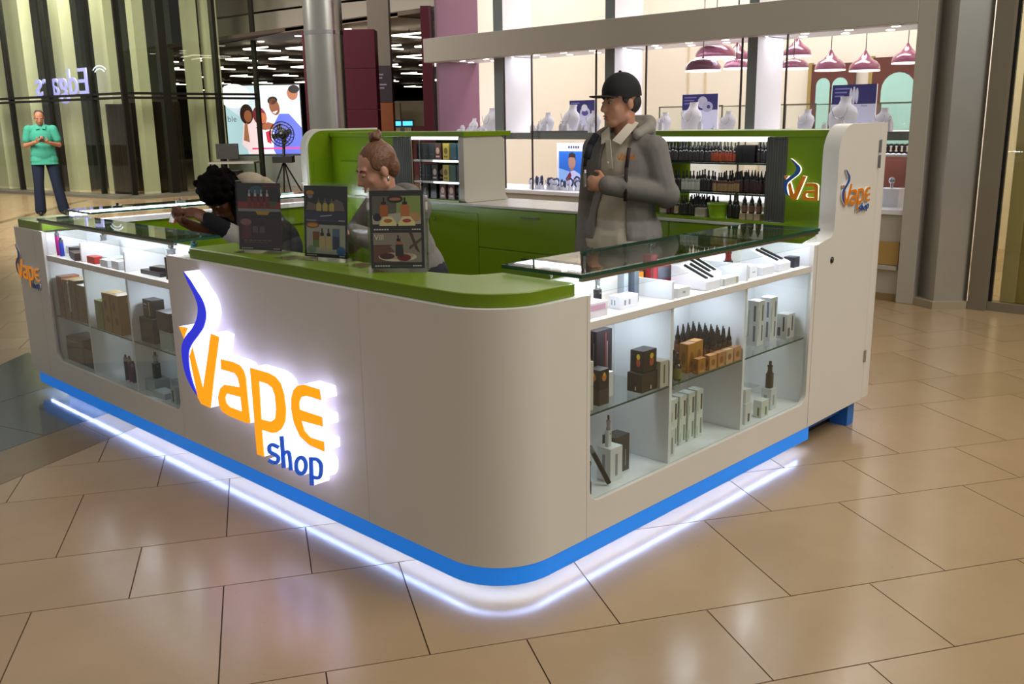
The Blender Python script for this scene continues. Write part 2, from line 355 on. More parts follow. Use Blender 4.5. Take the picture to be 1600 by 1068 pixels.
for j, (d, p, t, ww) in enumerate(tiles):
    if j < 290 and d < 900:
        o = bpy.data.objects.new('tile', TM[t]); COL.objects.link(o); o.parent = floor
        o.location = (p.x, p.y, 0); o.rotation_euler.z = TH
    else:
        g = .003; a = p+E1*g+E2*g; b_ = p+E1*(.5885-g)+E2*g; c_ = p+E1*(.5885-g)+E2*(ww-g); d_ = p+E1*g+E2*(ww-g)
        far.add([(*a, 0), (*b_, 0), (*c_, 0), (*d_, 0)], [(0, 1, 2, 3)])
ft = far.build('distant_tiling', TILE, floor); ft['kind'] = 'stuff'
def inlay(name, polys, m):
    for pl in polys:
        mb = MB(); mb.prism(pl, 'z', .0004, .0016); mb.build(name, m, floor)
inlay('inlay_strip', [[(-3, 1.4), (-.85, 2.315), (-.85, 2.727), (-3, 1.95)], [(-.845, 2.317), (-.678, 2.388), (-.1, 2.635), (-.1, 2.996), (-.533, 2.841), (-.845, 2.729)], [(-.095, 2.637), (.3, 2.80), (.3, 3.13), (-.095, 2.998)]], TBROWN)
inlay('inlay_slab', [[(-2, 2.315), (-.535, 2.845), (-.30, 2.93), (-.62, 4.08), (-2, 2.85)], [(-.295, 2.932), (.3, 3.136), (.3, 3.9), (-.02, 3.82), (-.49, 3.62)], [(-.492, 3.63), (-.02, 3.83), (.3, 3.91), (.3, 4.885), (.051, 4.659), (-.615, 4.085)]], TDARK)
# the grey floor band before the glass facade
inlay('inlay_band', [[(2.8, 14.35), (3.0, 14.35), (6.3, 18.6), (6.1, 18.6)]], TBROWN)

# ------------------------------------------------------------------ logo
ORANGE = emat('orange_acrylic', 'f59a12', .78); LBLUE = emat('blue_acrylic_letter', '1f57c0', .5); FBLUE = emat('deep_blue_acrylic', '2a33d6', .6)
SIDE = emat('lit_letter_side', 'd9d6ff', 1.7)
LK = ('flame', 'v', 'v2', 'a', 'p', 'e', 's', 'h', 'o', 'q')
def logo_sign(root, M, scale, depth, side, face, faceb, facef, proud=.004, keep=None, xmax=9):
    """letters of the shop sign on the plane M (local x right, y up, z out)"""
    for k in LK:
        if keep and k not in keep: continue
        loops = [[(min(x, xmax)*scale, y*scale) for x, y in l] for l in LOGO[k]]
        nm = {'flame': 'flame', 'v': 'letter_v', 'v2': 'letter_v_serif', 'a': 'letter_a', 'p': 'letter_p', 'e': 'letter_e', 's': 'letter_s', 'h': 'letter_h', 'o': 'letter_o', 'q': 'letter_p_small'}[k]
        if k == 'v2': nm = 'letter_v'
        if k == 'q': nm = 'letter_p'
        grp = [loops] if k not in ('h', 'q') else [[l] for l in loops]
        fm = facef if k == 'flame' else faceb if k in 's h o q' else face
        ps = []
        for g in grp:
            me = loops_mesh(g, depth); xf(me, Matrix.Translation(-root_loc(root))@M); ps.append(me)
        bm = bmesh.new()
        for me in ps: bm.from_mesh(me); bpy.data.meshes.remove(me)
        me = bpy.data.meshes.new(nm); bm.to_mesh(me); bm.free()
        b = part(nm, me, side, root)
        bm = bmesh.new()
        for g in grp:
            me = loops_mesh(g, proud); xf(me, Matrix.Translation(-root_loc(root))@M@Matrix.Translation((0, 0, depth))); bm.from_mesh(me); bpy.data.meshes.remove(me)
        me = bpy.data.meshes.new('letter_face'); bm.to_mesh(me); bm.free()
        part('letter_face', me, fm, b)

# ------------------------------------------------------------------ kiosk
R = .22; WB, WT = .123, .957
def front_path(y0, x1, inset=0, r=R, n=12):
    pts = [(inset, y0), (inset, r)]
    pts += [(r-(r-inset)*math.cos(a), r-(r-inset)*math.sin(a)) for a in [math.pi/2*i/n for i in range(1, n)]]
    return pts+[(r, inset), (x1, inset)]
def band(mb, outer, inner, z0, z1): mb.prism(outer+inner[::-1], 'z', z0, z1); return mb
# front counter with the curved corner
fc = thing('front_counter', (.12, 1.0, .06), 'white front counter with rounded corner carrying the big lit logo', 'counter')
mb = MB(); mb.box(0, .656, WB, .04, 2.015, WT); mb.build('front_panel', WHITE, fc, bevel=.0015)
mb = MB(); band(mb, front_path(.654, .409), front_path(.654, .409, .04), WB, WT); mb.build('corner_panel', WHITE, fc, smooth=True)
mb = MB(); mb.prism([(.04, 2.0), (.04, R), (R, .04), (.385, .04), (.385, .36), (.30, .38), (.24, .55), (.24, 2.0)], 'z', .13, .93); mb.build('counter_body', GREEN, fc)
# worktop
ct = MB(); pth = front_path(1.86, .378, .024, R)
ct.prism(pth+[(.385, .35), (.33, .37), (.28, .40), (.245, .52), (.235, .6), (.235, 1.86)], 'z', WT, 1.0)
tag(ct.build('worktop', GREEN, bevel=.003, smooth=True), 'lime green worktop with rounded corner on the front counter', 'worktop')
# blue plinth strip round the front with the led strip under it
pl = thing('plinth', (.5, .5, 0), 'bright blue plinth strip running round the foot of the kiosk', 'plinth')
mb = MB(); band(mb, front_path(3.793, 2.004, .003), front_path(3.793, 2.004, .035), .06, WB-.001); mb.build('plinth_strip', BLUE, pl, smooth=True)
mb = MB(); mb.box(2.006, .07, .062, 2.53, .10, .14); mb.build('recessed_strip', mat('blue_laminate', '1f6fc8', .4), pl)
mb = MB(); mb.box(2.47, .03, .0, 2.54, .12, .124); mb.build('foot', MATS['blue_laminate'], pl)
mb = MB(); mb.box(.08, .3, 0, .22, 3.6, .1); mb.box(.3, .08, 0, 1.9, .25, .1); mb.build('plinth_core', DARK, pl)
mb = MB(); band(mb, front_path(3.78, 1.995, .037, n=24), front_path(3.78, 1.995, .049, n=24), .064, .068); mb.build('led_strip', LEDW, pl)

# display cases -----------------------------------------------------------
def ushape(a0, a1, w0, w1, zb, r, top):
    """panel round an open-topped window, (u,z)"""
    return [(a0, WB), (a1, WB), (a1, top), (w1, top)]+arc(w1-r, zb+r, r, 0, -90, 6)+arc(w0+r, zb+r, r, -90, -180, 6)+[(w0, top), (a0, top)]
rc = thing('display_case', (1.2, .15, .06), 'lit glass display case of vape devices on the right side of the kiosk', 'display case')
mb = MB(); mb.prism(ushape(.411, 1.98, .428, 1.95, .245, .05, WT), 'y', 0, .022); mb.build('front_panel', WHITE, rc, bevel=.0012)
mb = MB(); mb.box(.411, .022, .15, 1.98, .29, .243); mb.build('case_base', INNER, rc)
mb = MB(); mb.box(.411, .285, .243, 1.98, .30, .955); mb.build('back_panel', INNER, rc)
mb = MB(); mb.box(.411, .3005, .13, 1.98, .31, .955); mb.build('inner_panel', GREEN, rc)
mb = MB(); mb.box(.411, .024, .243, .425, .285, .955); mb.build('side_panel', INNER, rc)
mb = MB(); mb.box(1.955, .024, .243, 1.98, .285, .955); mb.build('side_panel', INNER, rc)
mb = MB(); mb.box(.426, .012, .838, 1.954, .284, .865); mb.build('shelf', WHITE, rc, bevel=.001)
for x in (.925, 1.44):
    mb = MB(); mb.box(x-.008, .026, .2435, x+.008, .284, .8375); mb.build('divider', INNER, rc)
    mb = MB(); mb.box(x-.006, .026, .8655, x+.006, .24, .932); mb.build('divider', INNER, rc)
for x0, x1 in ((.427, .915), (.935, 1.43), (1.45, 1.953)):
    mb = MB(); mb.box(x0, .028, .538, x1, .28, .545); mb.m[2] = 1; mb.build('glass_shelf', [GLASS, GEDGE], rc)
    mb = MB(); xc = (x0+x1)/2+.08; mb.cyl((xc, .15, .8375), (xc, .15, .832), .03, n=20); mb.build('spot_light', LEDC, rc)
    for xx in (x0+.06, x1-.05):
        mb = MB(); mb.cyl((xx, .2848, .52), (xx, .278, .52), .004, n=8); mb.build('shelf_pin', CHROME, rc)
mb = MB(); mb.box(.428, .012, .247, 1.95, .018, .837); mb.build('front_pane', GLASS, rc)
mb = MB(); mb.box(.385, .002, .958, 1.972, .008, 1.004); mb.build('upper_pane', GLASS, rc)
mb = MB(); mb.box(.379, .008, .958, .385, .34, 1.0145); mb.build('end_pane', GLASS, rc)
def plate(x0, y0, x1, y1, z0, z1, par):
    mb = MB(); mb.box(x0, y0, z0, x1, y1, z1); mb.m[2:6] = [1]*4; return mb.build('glass_top', [GLASS, GEDGE], par)
plate(.378, -.004, 1.985, .35, 1.016, 1.028, rc)
mb = MB(); mb.box(.388, .0, 1.004, 1.978, .016, 1.0155); mb.build('light_profile', mat('satin_aluminium', 'a8a69c', .35, 1.0), rc)
mb = MB(); mb.box(.40, .0165, 1.005, 1.975, .022, 1.0145); mb.build('led_strip', LEDC, rc)
for x in (.60, 1.2, 1.75):
    mb = MB(); mb.cyl((x, .325, 1.0155), (x, .325, .955), .008, n=10); mb.build('glass_support', CHROME, rc)

lc = thing('display_case', (.11, 2.9, .06), 'glass display case with brown cartons left of the big logo', 'display case')
mb = MB(); mb.prism(ushape(2.017, 3.60, 2.03, 3.47, .245, .05, WT), 'x', 0, .022); mb.build('front_panel', WHITE, lc, bevel=.0012)
mb = MB(); mb.box(.022, 2.017, .15, .24, 3.6, .243); mb.build('case_base', INNER, lc)
mb = MB(); mb.box(.235, 2.017, .243, .25, 3.6, .95); mb.build('back_panel', INNER, lc)
mb = MB(); mb.box(.2505, 2.017, .13, .26, 3.6, .95); mb.build('inner_panel', GREEN, lc)
mb = MB(); mb.box(.024, 2.017, .243, .235, 2.028, .95); mb.build('side_panel', INNER, lc)
mb = MB(); mb.box(.024, 3.475, .243, .235, 3.49, .95); mb.build('side_panel', INNER, lc)
mb = MB(); mb.box(.012, 2.03, .80, .234, 3.473, .83); mb.build('shelf', WHITE, lc, bevel=.001)
for y in (3.03, 2.52):
    mb = MB(); mb.box(.026, y-.008, .2435, .234, y+.008, .7995); mb.build('divider', INNER, lc)
    mb = MB(); mb.box(.026, y-.006, .8305, .225, y+.006, .927); mb.build('divider', INNER, lc)
for y0, y1 in ((2.032, 2.51), (2.53, 3.02), (3.04, 3.472)):
    mb = MB(); mb.box(.028, y0, .488, .23, y1, .495); mb.m[5] = 1; mb.build('glass_shelf', [GLASS, GEDGE], lc)
    mb = MB(); yc = (y0+y1)/2+.05; mb.cyl((.13, yc, .7995), (.13, yc, .794), .028, n=20); mb.build('spot_light', LEDC, lc)
mb = MB(); mb.box(.012, 2.03, .247, .018, 3.47, .799); mb.build('front_pane', GLASS, lc)
mb = MB(); mb.box(.002, 1.95, .958, .008, 3.47, 1.004); mb.build('upper_pane', GLASS, lc)
mb = MB(); mb.box(.008, 1.945, .958, .21, 1.951, 1.0145); mb.build('end_pane', GLASS, lc)
plate(-.004, 1.935, .215, 3.5, 1.016, 1.028, lc)
mb = MB(); mb.box(.0, 1.945, 1.004, .016, 3.49, 1.0155); mb.build('light_profile', MATS['satin_aluminium'], lc)
mb = MB(); mb.box(.0165, 1.96, 1.005, .022, 3.48, 1.0145); mb.build('led_strip', LEDC, lc)

# left end of the kiosk
le = thing('end_cabinet', (.2, 3.75, .06), 'white end cabinet with small orange logo at the far left of the kiosk', 'cabinet')
mb = MB(); mb.prism([(0, 3.602)]+arc(.1, 3.87, .1, 180, 90, 8)+[(.9, 3.97), (.9, 3.93), (.12, 3.93), (.04, 3.85), (.04, 3.602)], 'z', WB, WT); mb.build('outer_panel', WHITE, le, smooth=True)
mb = MB(); mb.prism([(.045, 3.605), (.045, 3.84), (.12, 3.925), (.33, 3.925), (.33, 3.605)], 'z', .13, .95); mb.build('cabinet_body', INNER, le)
mb = MB(); mb.prism([(.02, 3.505), (.02, 3.86)]+arc(.11, 3.85, .09, 180, 90, 6)+[(.30, 3.94), (.30, 3.505)], 'z', WT, 1.0); mb.build('top', GREEN, le, bevel=.003)

# far side counter along the left
sc = thing('side_counter', (1.2, 3.8, .06), 'glass topped green and white counter along the far left side of the kiosk', 'counter')
mb = MB(); mb.box(.902, 3.93, WB, 2.0, 3.97, WT); mb.build('outer_panel', WHITE, sc)
mb = MB(); mb.box(.335, 3.62, .13, 2.0, 3.635, .955); mb.build('inner_panel', GREEN, sc)
mb = MB(); mb.box(.335, 3.637, .13, 2.0, 3.925, .86); mb.build('counter_body', INNER, sc)
mb = MB(); mb.box(.4, 3.66, 0, 1.95, 3.9, .129); mb.build('base', DARK, sc)
mb = MB(); mb.box(.335, 3.6, .957, 2.0, 3.625, .985); mb.build('rail', INNER, sc)
mb = MB(); mb.box(.335, 3.61, .84, 2.0, 3.6195, .846); mb.build('drawer_line', CHROME, sc)
plate(.32, 3.6, 2.0, 3.975, 1.016, 1.028, sc)
mb = MB(); mb.box(.335, 3.935, .985, 2.0, 3.95, 1.0155); mb.build('light_profile', MATS['satin_aluminium'], sc)
mb = MB(); mb.box(.34, 3.928, .99, 1.99, 3.9345, 1.012); mb.build('led_strip', LEDC, sc)
mb = MB(); mb.box(.321, 3.61, .958, .327, 3.96, 1.0155); mb.build('end_pane', GLASS, sc)
for i, (x, c, l) in enumerate([(.55, '2a2a2c', 'small dark device left on the glass side counter near its end'), (.95, '777a80', 'small grey device lying halfway along the glass side counter'), (1.3, '252b44', 'small blue-black device on the side counter beside the leaning person')]):
    mb = MB(); mb.prism(rrect(x-.03, 3.74, x+.03, 3.77, .01), 'z', 1.0285, 1.045); mb.cyl((x, 3.755, 1.045), (x, 3.755, 1.06), .008)
    tag(mb.build('vape_device', mat('device%d' % i, c, .3)), l, 'vape device')

# right tower panel
tw = thing('tower_cabinet', (2.3, .1, .06), 'tall white end tower with curved shoulder and small logo, right of the kiosk', 'cabinet')
def tower_poly(x0, x1, ztop, r, foot):
    p = [(x1, WB+.005), (x1, ztop)]+arc(x0+r, ztop-r, r, 90, 180, 10)
    if foot: p += [(x0, 1.02)]+[(x0-.04*(1-math.cos(a)), 1.02-.045*math.sin(a)) for a in [math.pi/2*i/5 for i in range(1, 6)]]+[(1.983, WT), (1.983, WB)]
    return p
mb = MB(); mb.prism(tower_poly(2.13, 2.545, 1.466, .13, True), 'y', 0, .075); mb.build('side_panel', WHITE, tw, smooth=True)
mb = MB(); mb.prism(rrect(2.549, .002, 2.648, .072, .025, 4), 'z', WB+.008, 1.468); mb.build('door', WHITE, tw, smooth=True)
for z in (1.26, 1.33, .32):
    mb = MB(); mb.cyl((2.547, -.004, z), (2.547, -.004, z+.06), .006, n=10); mb.box(2.535, -.003, z+.004, 2.559, .001, z+.056); mb.build('hinge', CHROME, tw)
mb = MB(); mb.cyl((2.123, .001, .874), (2.123, -.004, .874), .014, n=16); k = mb.build('lock', BLACK, tw)
mb = MB(); mb.cyl((2.123, -.004, .874), (2.123, -.0065, .874), .008, n=12); mb.build('keyhole', CHROME, k)
mb = MB(); mb.prism([(2.135, .13), (2.64, .13), (2.64, 1.43), (2.27, 1.43), (2.135, 1.33)], 'y', .0755, .085); mb.build('inner_panel', GREEN, tw)
# left tower
tl = thing('tower_cabinet', (2.3, 3.93, .06), 'green tower with white rounded rim at the back left of the kiosk', 'cabinet')
mb = MB(); mb.prism(tower_poly(2.0, 2.65, 1.466, .13, False)+[(2.0, WB)], 'y', 3.905, 3.97); mb.build('side_panel', WHITE, tl, smooth=True)
mb = MB(); mb.prism([(x+.02, z-.012) for x, z in tower_poly(2.0, 2.61, 1.466, .13, False)+[(2.0, WB+.02)]], 'y', 3.895, 3.9045); mb.build('inner_panel', GREEN, tl)
mb = MB(); mb.box(2.05, 3.889, .95, 2.19, 3.8945, 1.24); mb.build('door', GREEN, tl, bevel=.002)

# back counter
bc = thing('back_counter', (2.42, 2.0, .06), 'long green back counter with drawers and pale top behind the staff', 'counter')
mb = MB(); mb.box(2.22, .09, .13, 2.65, 3.89, .984); mb.build('counter_body', GREEN, bc)
mb = MB(); mb.box(2.26, .13, 0, 2.62, 3.85, .129); mb.build('base', DARK, bc)
mb = MB(); mb.box(2.195, .09, .985, 2.655, 3.89, 1.0); mb.build('worktop', mat('pale_worktop', 'b9b6ae', .2, var=.1, vs_=12), bc, bevel=.002)
def drawer(y0, y1, z0, z1, handle='bar'):
    mb = MB(); mb.box(2.203, y0, z0, 2.2195, y1, z1); d = mb.build('drawer' if handle == 'bar' else 'door', GREEN, bc, bevel=.002)
    if handle == 'bar':
        yc = (y0+y1)/2-.05; mb = MB(); mb.box(2.19, yc-.07, z1-.042, 2.203, yc+.07, z1-.034); mb.build('handle', CHROME, d)
    elif handle == 'lock':
        mb = MB(); mb.cyl((2.2025, y1-.05, z1-.05), (2.196, y1-.05, z1-.05), .009); mb.build('lock', CHROME, d)
for y0, y1 in ((.10, .93), (.935, 1.56), (1.565, 2.36)):
    for z0, z1 in ((.735, .98), (.46, .73), (.15, .455)): drawer(y0, y1, z0, z1)
drawer(2.365, 2.82, .15, .94, 'lock'); drawer(2.825, 3.3, .15, .94, 'lock'); drawer(3.305, 3.88, .15, .94, 'lock')

# right wall cabinet with bottles
rw = thing('shelf_cabinet', (2.42, .6, 1.0), 'green shelf cabinet full of dark bottles beside the right tower', 'cabinet')
mb = MB(); mb.box(2.2, .086, 1.41, 2.64, 1.12, 1.44); mb.build('top', GREEN, rw, bevel=.002)
mb = MB(); mb.box(2.205, .086, 1.0005, 2.22, .285, 1.41); mb.build('front_panel', GREEN, rw)
mb = MB(); mb.box(2.2, .09, 1.0005, 2.64, 1.12, 1.012); mb.build('bottom', GREEN, rw)
mb = MB(); mb.box(2.2, 1.10, 1.0125, 2.64, 1.12, 1.4095); mb.build('side_panel', GREEN, rw)
sl = MB()
for i in range(8):
    mb = MB(); y = .287+i*.0135; mb.box(2.207, y, 1.013, 2.215, y+.0125, 1.409); mb.build('slat', mat('grey_shutter', '4b4b46', .5), rw, bevel=.002)
for z in (1.284, 1.137):
    mb = MB(); mb.box(2.205, .39, z-.006, 2.56, 1.1, z); mb.m[5] = 1; mb.build('glass_shelf', [GLASS, GEDGE], rw)
mb = MB(); mb.box(2.206, .395, 1.388, 2.235, 1.09, 1.409); mb.build('led_strip', emat('led_shelf', 'f4f6ff', 5), rw)
mb = MB(); mb.box(2.6, .395, 1.013, 2.606, 1.095, 1.409); mb.build('back_pane', GLASS, rw)
# left wall cabinet with boxes
lw = thing('shelf_cabinet', (2.42, 3.2, 1.0), 'green shelf cabinet with small boxes behind the woman with a hair bun', 'cabinet')
mb = MB(); mb.box(2.2, 2.47, 1.41, 2.62, 3.89, 1.44); mb.build('top', GREEN, lw, bevel=.002)
mb = MB(); mb.box(2.215, 3.185, 1.0005, 2.23, 3.89, 1.4095); mb.build('front_panel', GREEN, lw)
mb = MB(); mb.box(2.206, 3.5, 1.04, 2.2145, 3.78, 1.24); d = mb.build('door', GREEN, lw, bevel=.002)
mb = MB(); mb.cyl((2.2055, 3.54, 1.14), (2.199, 3.54, 1.14), .008); mb.build('lock', CHROME, d)
mb = MB(); mb.box(2.2, 2.53, 1.0005, 2.62, 3.18, 1.012); mb.build('bottom', GREEN, lw)
mb = MB(); mb.box(2.6, 2.53, 1.0125, 2.61, 3.18, 1.4095); mb.build('back_panel', mat('dark_green_back', '2d3a12', .5), lw)
for i in range(9):
    mb = MB(); y = 2.995+i*.0205; mb.box(2.207, y, 1.013, 2.215, y+.0195, 1.409); mb.build('slat', MATS['grey_shutter'], lw, bevel=.003)
mb = MB(); mb.box(2.206, 2.9, 1.013, 2.222, 2.905, 1.409); mb.build('frame', CHROME, lw)
for z in (1.262, 1.126):
    mb = MB(); mb.box(2.22, 2.53, z-.012, 2.59, 2.985, z); s_ = mb.build('shelf', INNER, lw)
    mb = MB(); mb.box(2.212, 2.55, z-.010, 2.2195, 2.78, z-.001); mb.build('led_strip', MATS['led_shelf'], s_)
mb = MB(); mb.box(2.206, 2.53, 1.392, 2.23, 2.98, 1.409); mb.build('led_strip', MATS['led_shelf'], lw)
mb = MB(); mb.prism(arc(2.235, 1.395, .03, 180, 90, 5)+[(2.50, 1.425)]+arc(2.50, 1.355, .07, 90, 0, 6)+[(2.57, 1.06)]+arc(2.64, 1.06, .07, 180, 235, 4)+[(2.6, 1.002), (2.235, 1.002)]+arc(2.235, 1.032, .03, 270, 180, 5)[1:], 'y', 2.48, 2.5285)
mb.build('end_panel', mat('warm_white_panel', 'bdb6ab', .45, var=.02), lw, smooth=True)

# signs
sg = thing('lit_sign', (0, 1.2, .2), 'large lit orange and blue VAPE shop sign with white letter sides', 'sign')
logo_sign(sg, frame_m((-.0005, 1.9, .15), (0, -1, 0), (0, 0, 1), (-1, 0, 0)), 1.0, .066, SIDE, ORANGE, LBLUE, FBLUE)
WSIDE = mat('white_letter_side', 'dcdcdc', .4); OR2 = mat('orange_letter', 'e07f12', .35); BL2 = mat('blue_letter', '1f4f9c', .35)
s2 = thing('logo_sign', (2.3, -.001, 1.1), 'small orange raised vape logo on the outside of the white tower', 'sign')
logo_sign(s2, frame_m((2.145, -.0005, 1.05), (1, 0, 0), (0, 0, 1), (0, -1, 0)), .285, .008, WSIDE, OR2, BL2, BL2, .002)
s3 = thing('logo_sign', (2.204, .2, 1.1), 'orange and white vape logo on green panel, half hidden by the tower', 'sign')
logo_sign(s3, frame_m((2.2045, .315, 1.055), (0, -1, 0), (0, 0, 1), (-1, 0, 0)), .335, .012, emat('lit_small_side', 'f4ead8', 1.1), OR2, BL2, BL2, .002, ('flame', 'v', 'v2', 'a', 'p'), .665)
s4 = thing('logo_sign', (-.001, 3.7, .7), 'small orange vape logo on the far left end of the kiosk', 'sign')
logo_sign(s4, frame_m((-.0005, 3.93, .60), (0, -1, 0), (0, 0, 1), (-1, 0, 0)), .335, .008, WSIDE, emat('lit_small_face', 'e88a1a', .35), BL2, BL2, .002)
# ------------------------------------------------------------------ jeweller's shop behind (front plane x = 5.8)
FASC = mat('fascia_paint', 'b5aea4', .5, var=.02)
SHOPW = mat('shop_white', 'e9e8ee', .45, var=.02)
SGREY = mat('shop_grey_and_shade', '7c8484', .5, var=.03)  # grey of the deck edge; also paints the shaded fronts of the fins
fa = MB(); fa.box(5.74, 1.13, 2.19, 5.9, 6.92, 2.46); struct(fa.build('trim_1', FASC, bevel=.004))
mb = MB(); mb.box(5.75, .99, 0, 5.95, 1.13, 6.0); struct(mb.build('trim_2', FASC, bevel=.004))
wb = MB(); wb.box(5.8, 1.132, 0, 5.95, 6.9, .71); wall = struct(wb.build('wall_back', FASC))
mb = MB(); mb.box(5.785, 1.15, .3, 5.7995, 1.36, .49); mb.build('panel', mat('tan_panel', 'b08d52', .5), wall)
mb = MB(); mb.box(5.77, 1.15, .26, 5.7995, 1.38, .295); mb.build('ledge', FASC, wall)
mb = MB(); mb.box(5.79, 1.132, 0, 5.7995, 6.9, .06); mb.build('skirting', mat('tan_skirting', '8f7550', .5), wall)
mb = MB(); mb.box(5.78, 1.132, .711, 6.5, 6.9, .75); struct(mb.build('trim_3', SHOPW, bevel=.003))
mb = MB(); mb.box(5.9, 1.132, 1.30, 6.5, 6.9, 1.37); mb.m[5] = 1; struct(mb.build('trim_4', [SHOPW, SGREY]))
win = thing('window_1', (5.86, 4.0, .75)); struct(win)
ys = [1.14, 2.27, 2.71, 3.76, 4.385, 5.28, 5.70, 6.9]
for a_, b_ in zip(ys[:-1], ys[1:]):
    mb = MB(); mb.box(5.856, a_+.004, .752, 5.864, b_-.004, 2.188); mb.build('pane', glassmat('shop_glass', (.985, .985, .99), 1.45, .8), win)
for y in ys[1:-1]:
    mb = MB(); mb.box(5.85, y-.006, .752, 5.868, y+.006, 2.188); mb.build('mullion', mat('dark_bronze', '3a2a26', .4), win)
w2 = struct(thing('window_2', (5.83, 4.0, 2.46)))
for a_, b_ in zip([1.14, 2.4, 3.75, 5.1, 6.0], [2.4, 3.75, 5.1, 6.0, 6.9]):
    mb = MB(); mb.box(5.826, a_+.004, 2.462, 5.834, b_-.004, 6.0); mb.build('pane', MATS['shop_glass'], w2)
k = 5
for y0, y1 in ((5.80, 5.95), (4.22, 4.345), (2.61, 2.71)):
    mb = MB(); mb.box(5.95, y0, 1.372, 6.42, y1, 2.205); mb.m[5] = 1; struct(mb.build('trim_%d' % k, [SHOPW, SGREY])); k += 1  # front face coloured grey for the shade on the white fin
    mb = MB(); mb.box(5.95, y0, 2.26, 6.42, y1, 6.0); mb.m[5] = 1; struct(mb.build('trim_%d' % k, [SHOPW, SGREY])); k += 1
mb = MB(); mb.box(5.91, 1.14, 2.21, 6.6, 6.9, 2.25); sof = struct(mb.build('ceiling_soffit', SHOPW))
for i in range(14):
    for j, x in enumerate((6.12, 6.42)):
        y = 1.45+i*.4+j*.17
        mb = MB(); mb.cyl((x, y, 2.2095), (x, y, 2.2045), .035, n=16); mb.build('downlight', emat('downlight', 'fff4e6', 5.0), sof)
# the room inside
inn = MB(); inn.box(9.6, .3, 0, 9.7, 7.05, 5.2); iw = struct(inn.build('wall_shop_back', CREAM))
for y in (4.6, 5.75):   # panel mouldings on the cream wall
    for z0, z1, y0, y1 in ((.3, .34, y, y+.9), (2.9, 2.94, y, y+.9), (.3, 2.94, y, y+.03), (.3, 2.94, y+.87, y+.9)):
        mb = MB(); mb.box(9.585, y0, z0, 9.5995, y1, z1); mb.build('moulding', mat('pale_moulding', 'cfc1a2', .5), iw)
mb = MB(); mb.box(6.65, 6.98, 0, 9.59, 7.05, 5.2); struct(mb.build('wall_shop_left', CREAM))
mb = MB(); mb.box(5.96, 6.91, .76, 6.64, 6.95, 5.2); struct(mb.build('wall_shop_end', mat('mauve_wall', '7a5068', .5)))
mb = MB(); mb.box(5.95, .3, 0, 9.59, .4, 5.2); struct(mb.build('wall_shop_right', CREAM))
mb = MB(); mb.box(5.80, .3, 5.2, 9.7, 7.05, 5.3); struct(mb.build('ceiling_shop', SHOPW))
area('shop_ceiling_light', (7.9, 3.6, 5.1), 1.2, 230, (1, .96, .91), (7.9, 3.6, 0), 5.0)
area('shop_ceiling_light', (6.25, 4.0, 2.2), .3, 20, (.93, .93, 1.0), (6.25, 4.0, 0), 5.4)
area('shop_case_light', (6.2, 4.0, 1.295), .3, 22, (.93, .93, 1.0), (6.2, 4.0, 0), 5.4)
# arched mirrors
MAH = mat('mahogany', '5d2d22', .4, var=.15); MIR = mat('greenish_mirror', 'a8d8d2', .25)
def archpoly(y0, y1, z0, z1, n=10):
    r = (y1-y0)/2; return [(y1, z0)]+arc((y0+y1)/2, z1-r*1.1, r, 0, 180, n)+[(y0, z0)]
for (y0, y1, z1, lb) in ((3.33, 3.88, 2.13, 'dark wood frame with two arched mirrors behind the left pair of pendant lamps'), (2.45, 3.1, 2.17, 'dark wood arched mirror at the right end of the jewellery shop')):
    t = thing('arched_mirror', (9.56, (y0+y1)/2, .8), lb, 'mirror')
    mb = MB(); mb.box(9.52, y0, .8, 9.58, y1, z1); mb.build('frame', MAH, t)
    ar = ((3.40, 3.60), (3.63, 3.81)) if y0 > 3.2 else ((2.58, 2.98),)
    for a_, b_ in ar: mb = MB(); mb.prism(archpoly(a_, b_, .9, z1-.16), 'x', 9.508, 9.519); mb.build('mirror_glass', MIR, t)
    mb = MB(); mb.box(9.515, y1+.002, .8, 9.57, y1+.05, z1+.02); mb.build('edge_trim', mat('gold_trim', 'b29a5c', .4, .5), t)
# pendant lamps
PURP = mat('mauve_enamel', '8d4a68', .18, var=.05, coat=.5)
def pendant(loc, label, s=1.0, flat=False):
    t = thing('pendant_lamp', loc, label, 'lamp', 'mauve pendant lamps in the shop')
    pr = [(.162, 0), (.165, .02), (.155, .055), (.125, .09), (.085, .115), (.05, .15), (.02, .19), (.012, .21)]
    if flat: pr = [(.20, 0), (.205, .02), (.195, .06), (.16, .10), (.10, .12), (.03, .13), (.012, .15)]
    mb = MB(); mb.lathe([(r*s, z*s) for r, z in pr], loc, 24); mb.build('lamp_shade', PURP, t, smooth=True)
    mb = MB(); mb.lathe([(.164*s if not flat else .203*s, -.012), (.164*s if not flat else .203*s, 0)], loc, 24); mb.build('rim', emat('lamp_rim', 'fff6ee', 1.2), t)
    mb = MB(); mb.cyl((loc[0], loc[1], loc[2]+.15*s), (loc[0], loc[1], 5.19), .004, n=6); mb.build('cord', BLACK, t)
pendant((6.74, 3.54, 2.10), 'wide mauve pendant lamp highest of the left cluster', 1.0, True)
pendant((6.02, 3.22, 1.94), 'low mauve pendant lamp above the ring poster', .82, True)
pendant((7.63, 3.82, 2.12), 'mauve pendant lamp half hidden by the dark mullion', .9, False)
pendant((6.5, 3.15, 1.97), 'small mauve pendant lamp just left of the grey column', .6, True)
pendant((7.71, 3.15, 2.13), 'mauve pendant lamp right of the white column, the upper one', .9, False)
pendant((6.89, 2.75, 1.96), 'mauve pendant lamp right of the white column, the lower one', .7, True)
pendant((7.53, 2.68, 1.96), 'mauve bell pendant lamp, left one of the equal pair', .92)
pendant((7.78, 2.43, 1.95), 'mauve bell pendant lamp, right one of the equal pair', .92)
pendant((8.09, 2.13, 2.02), 'mauve pendant lamp at the far right window edge', .9)
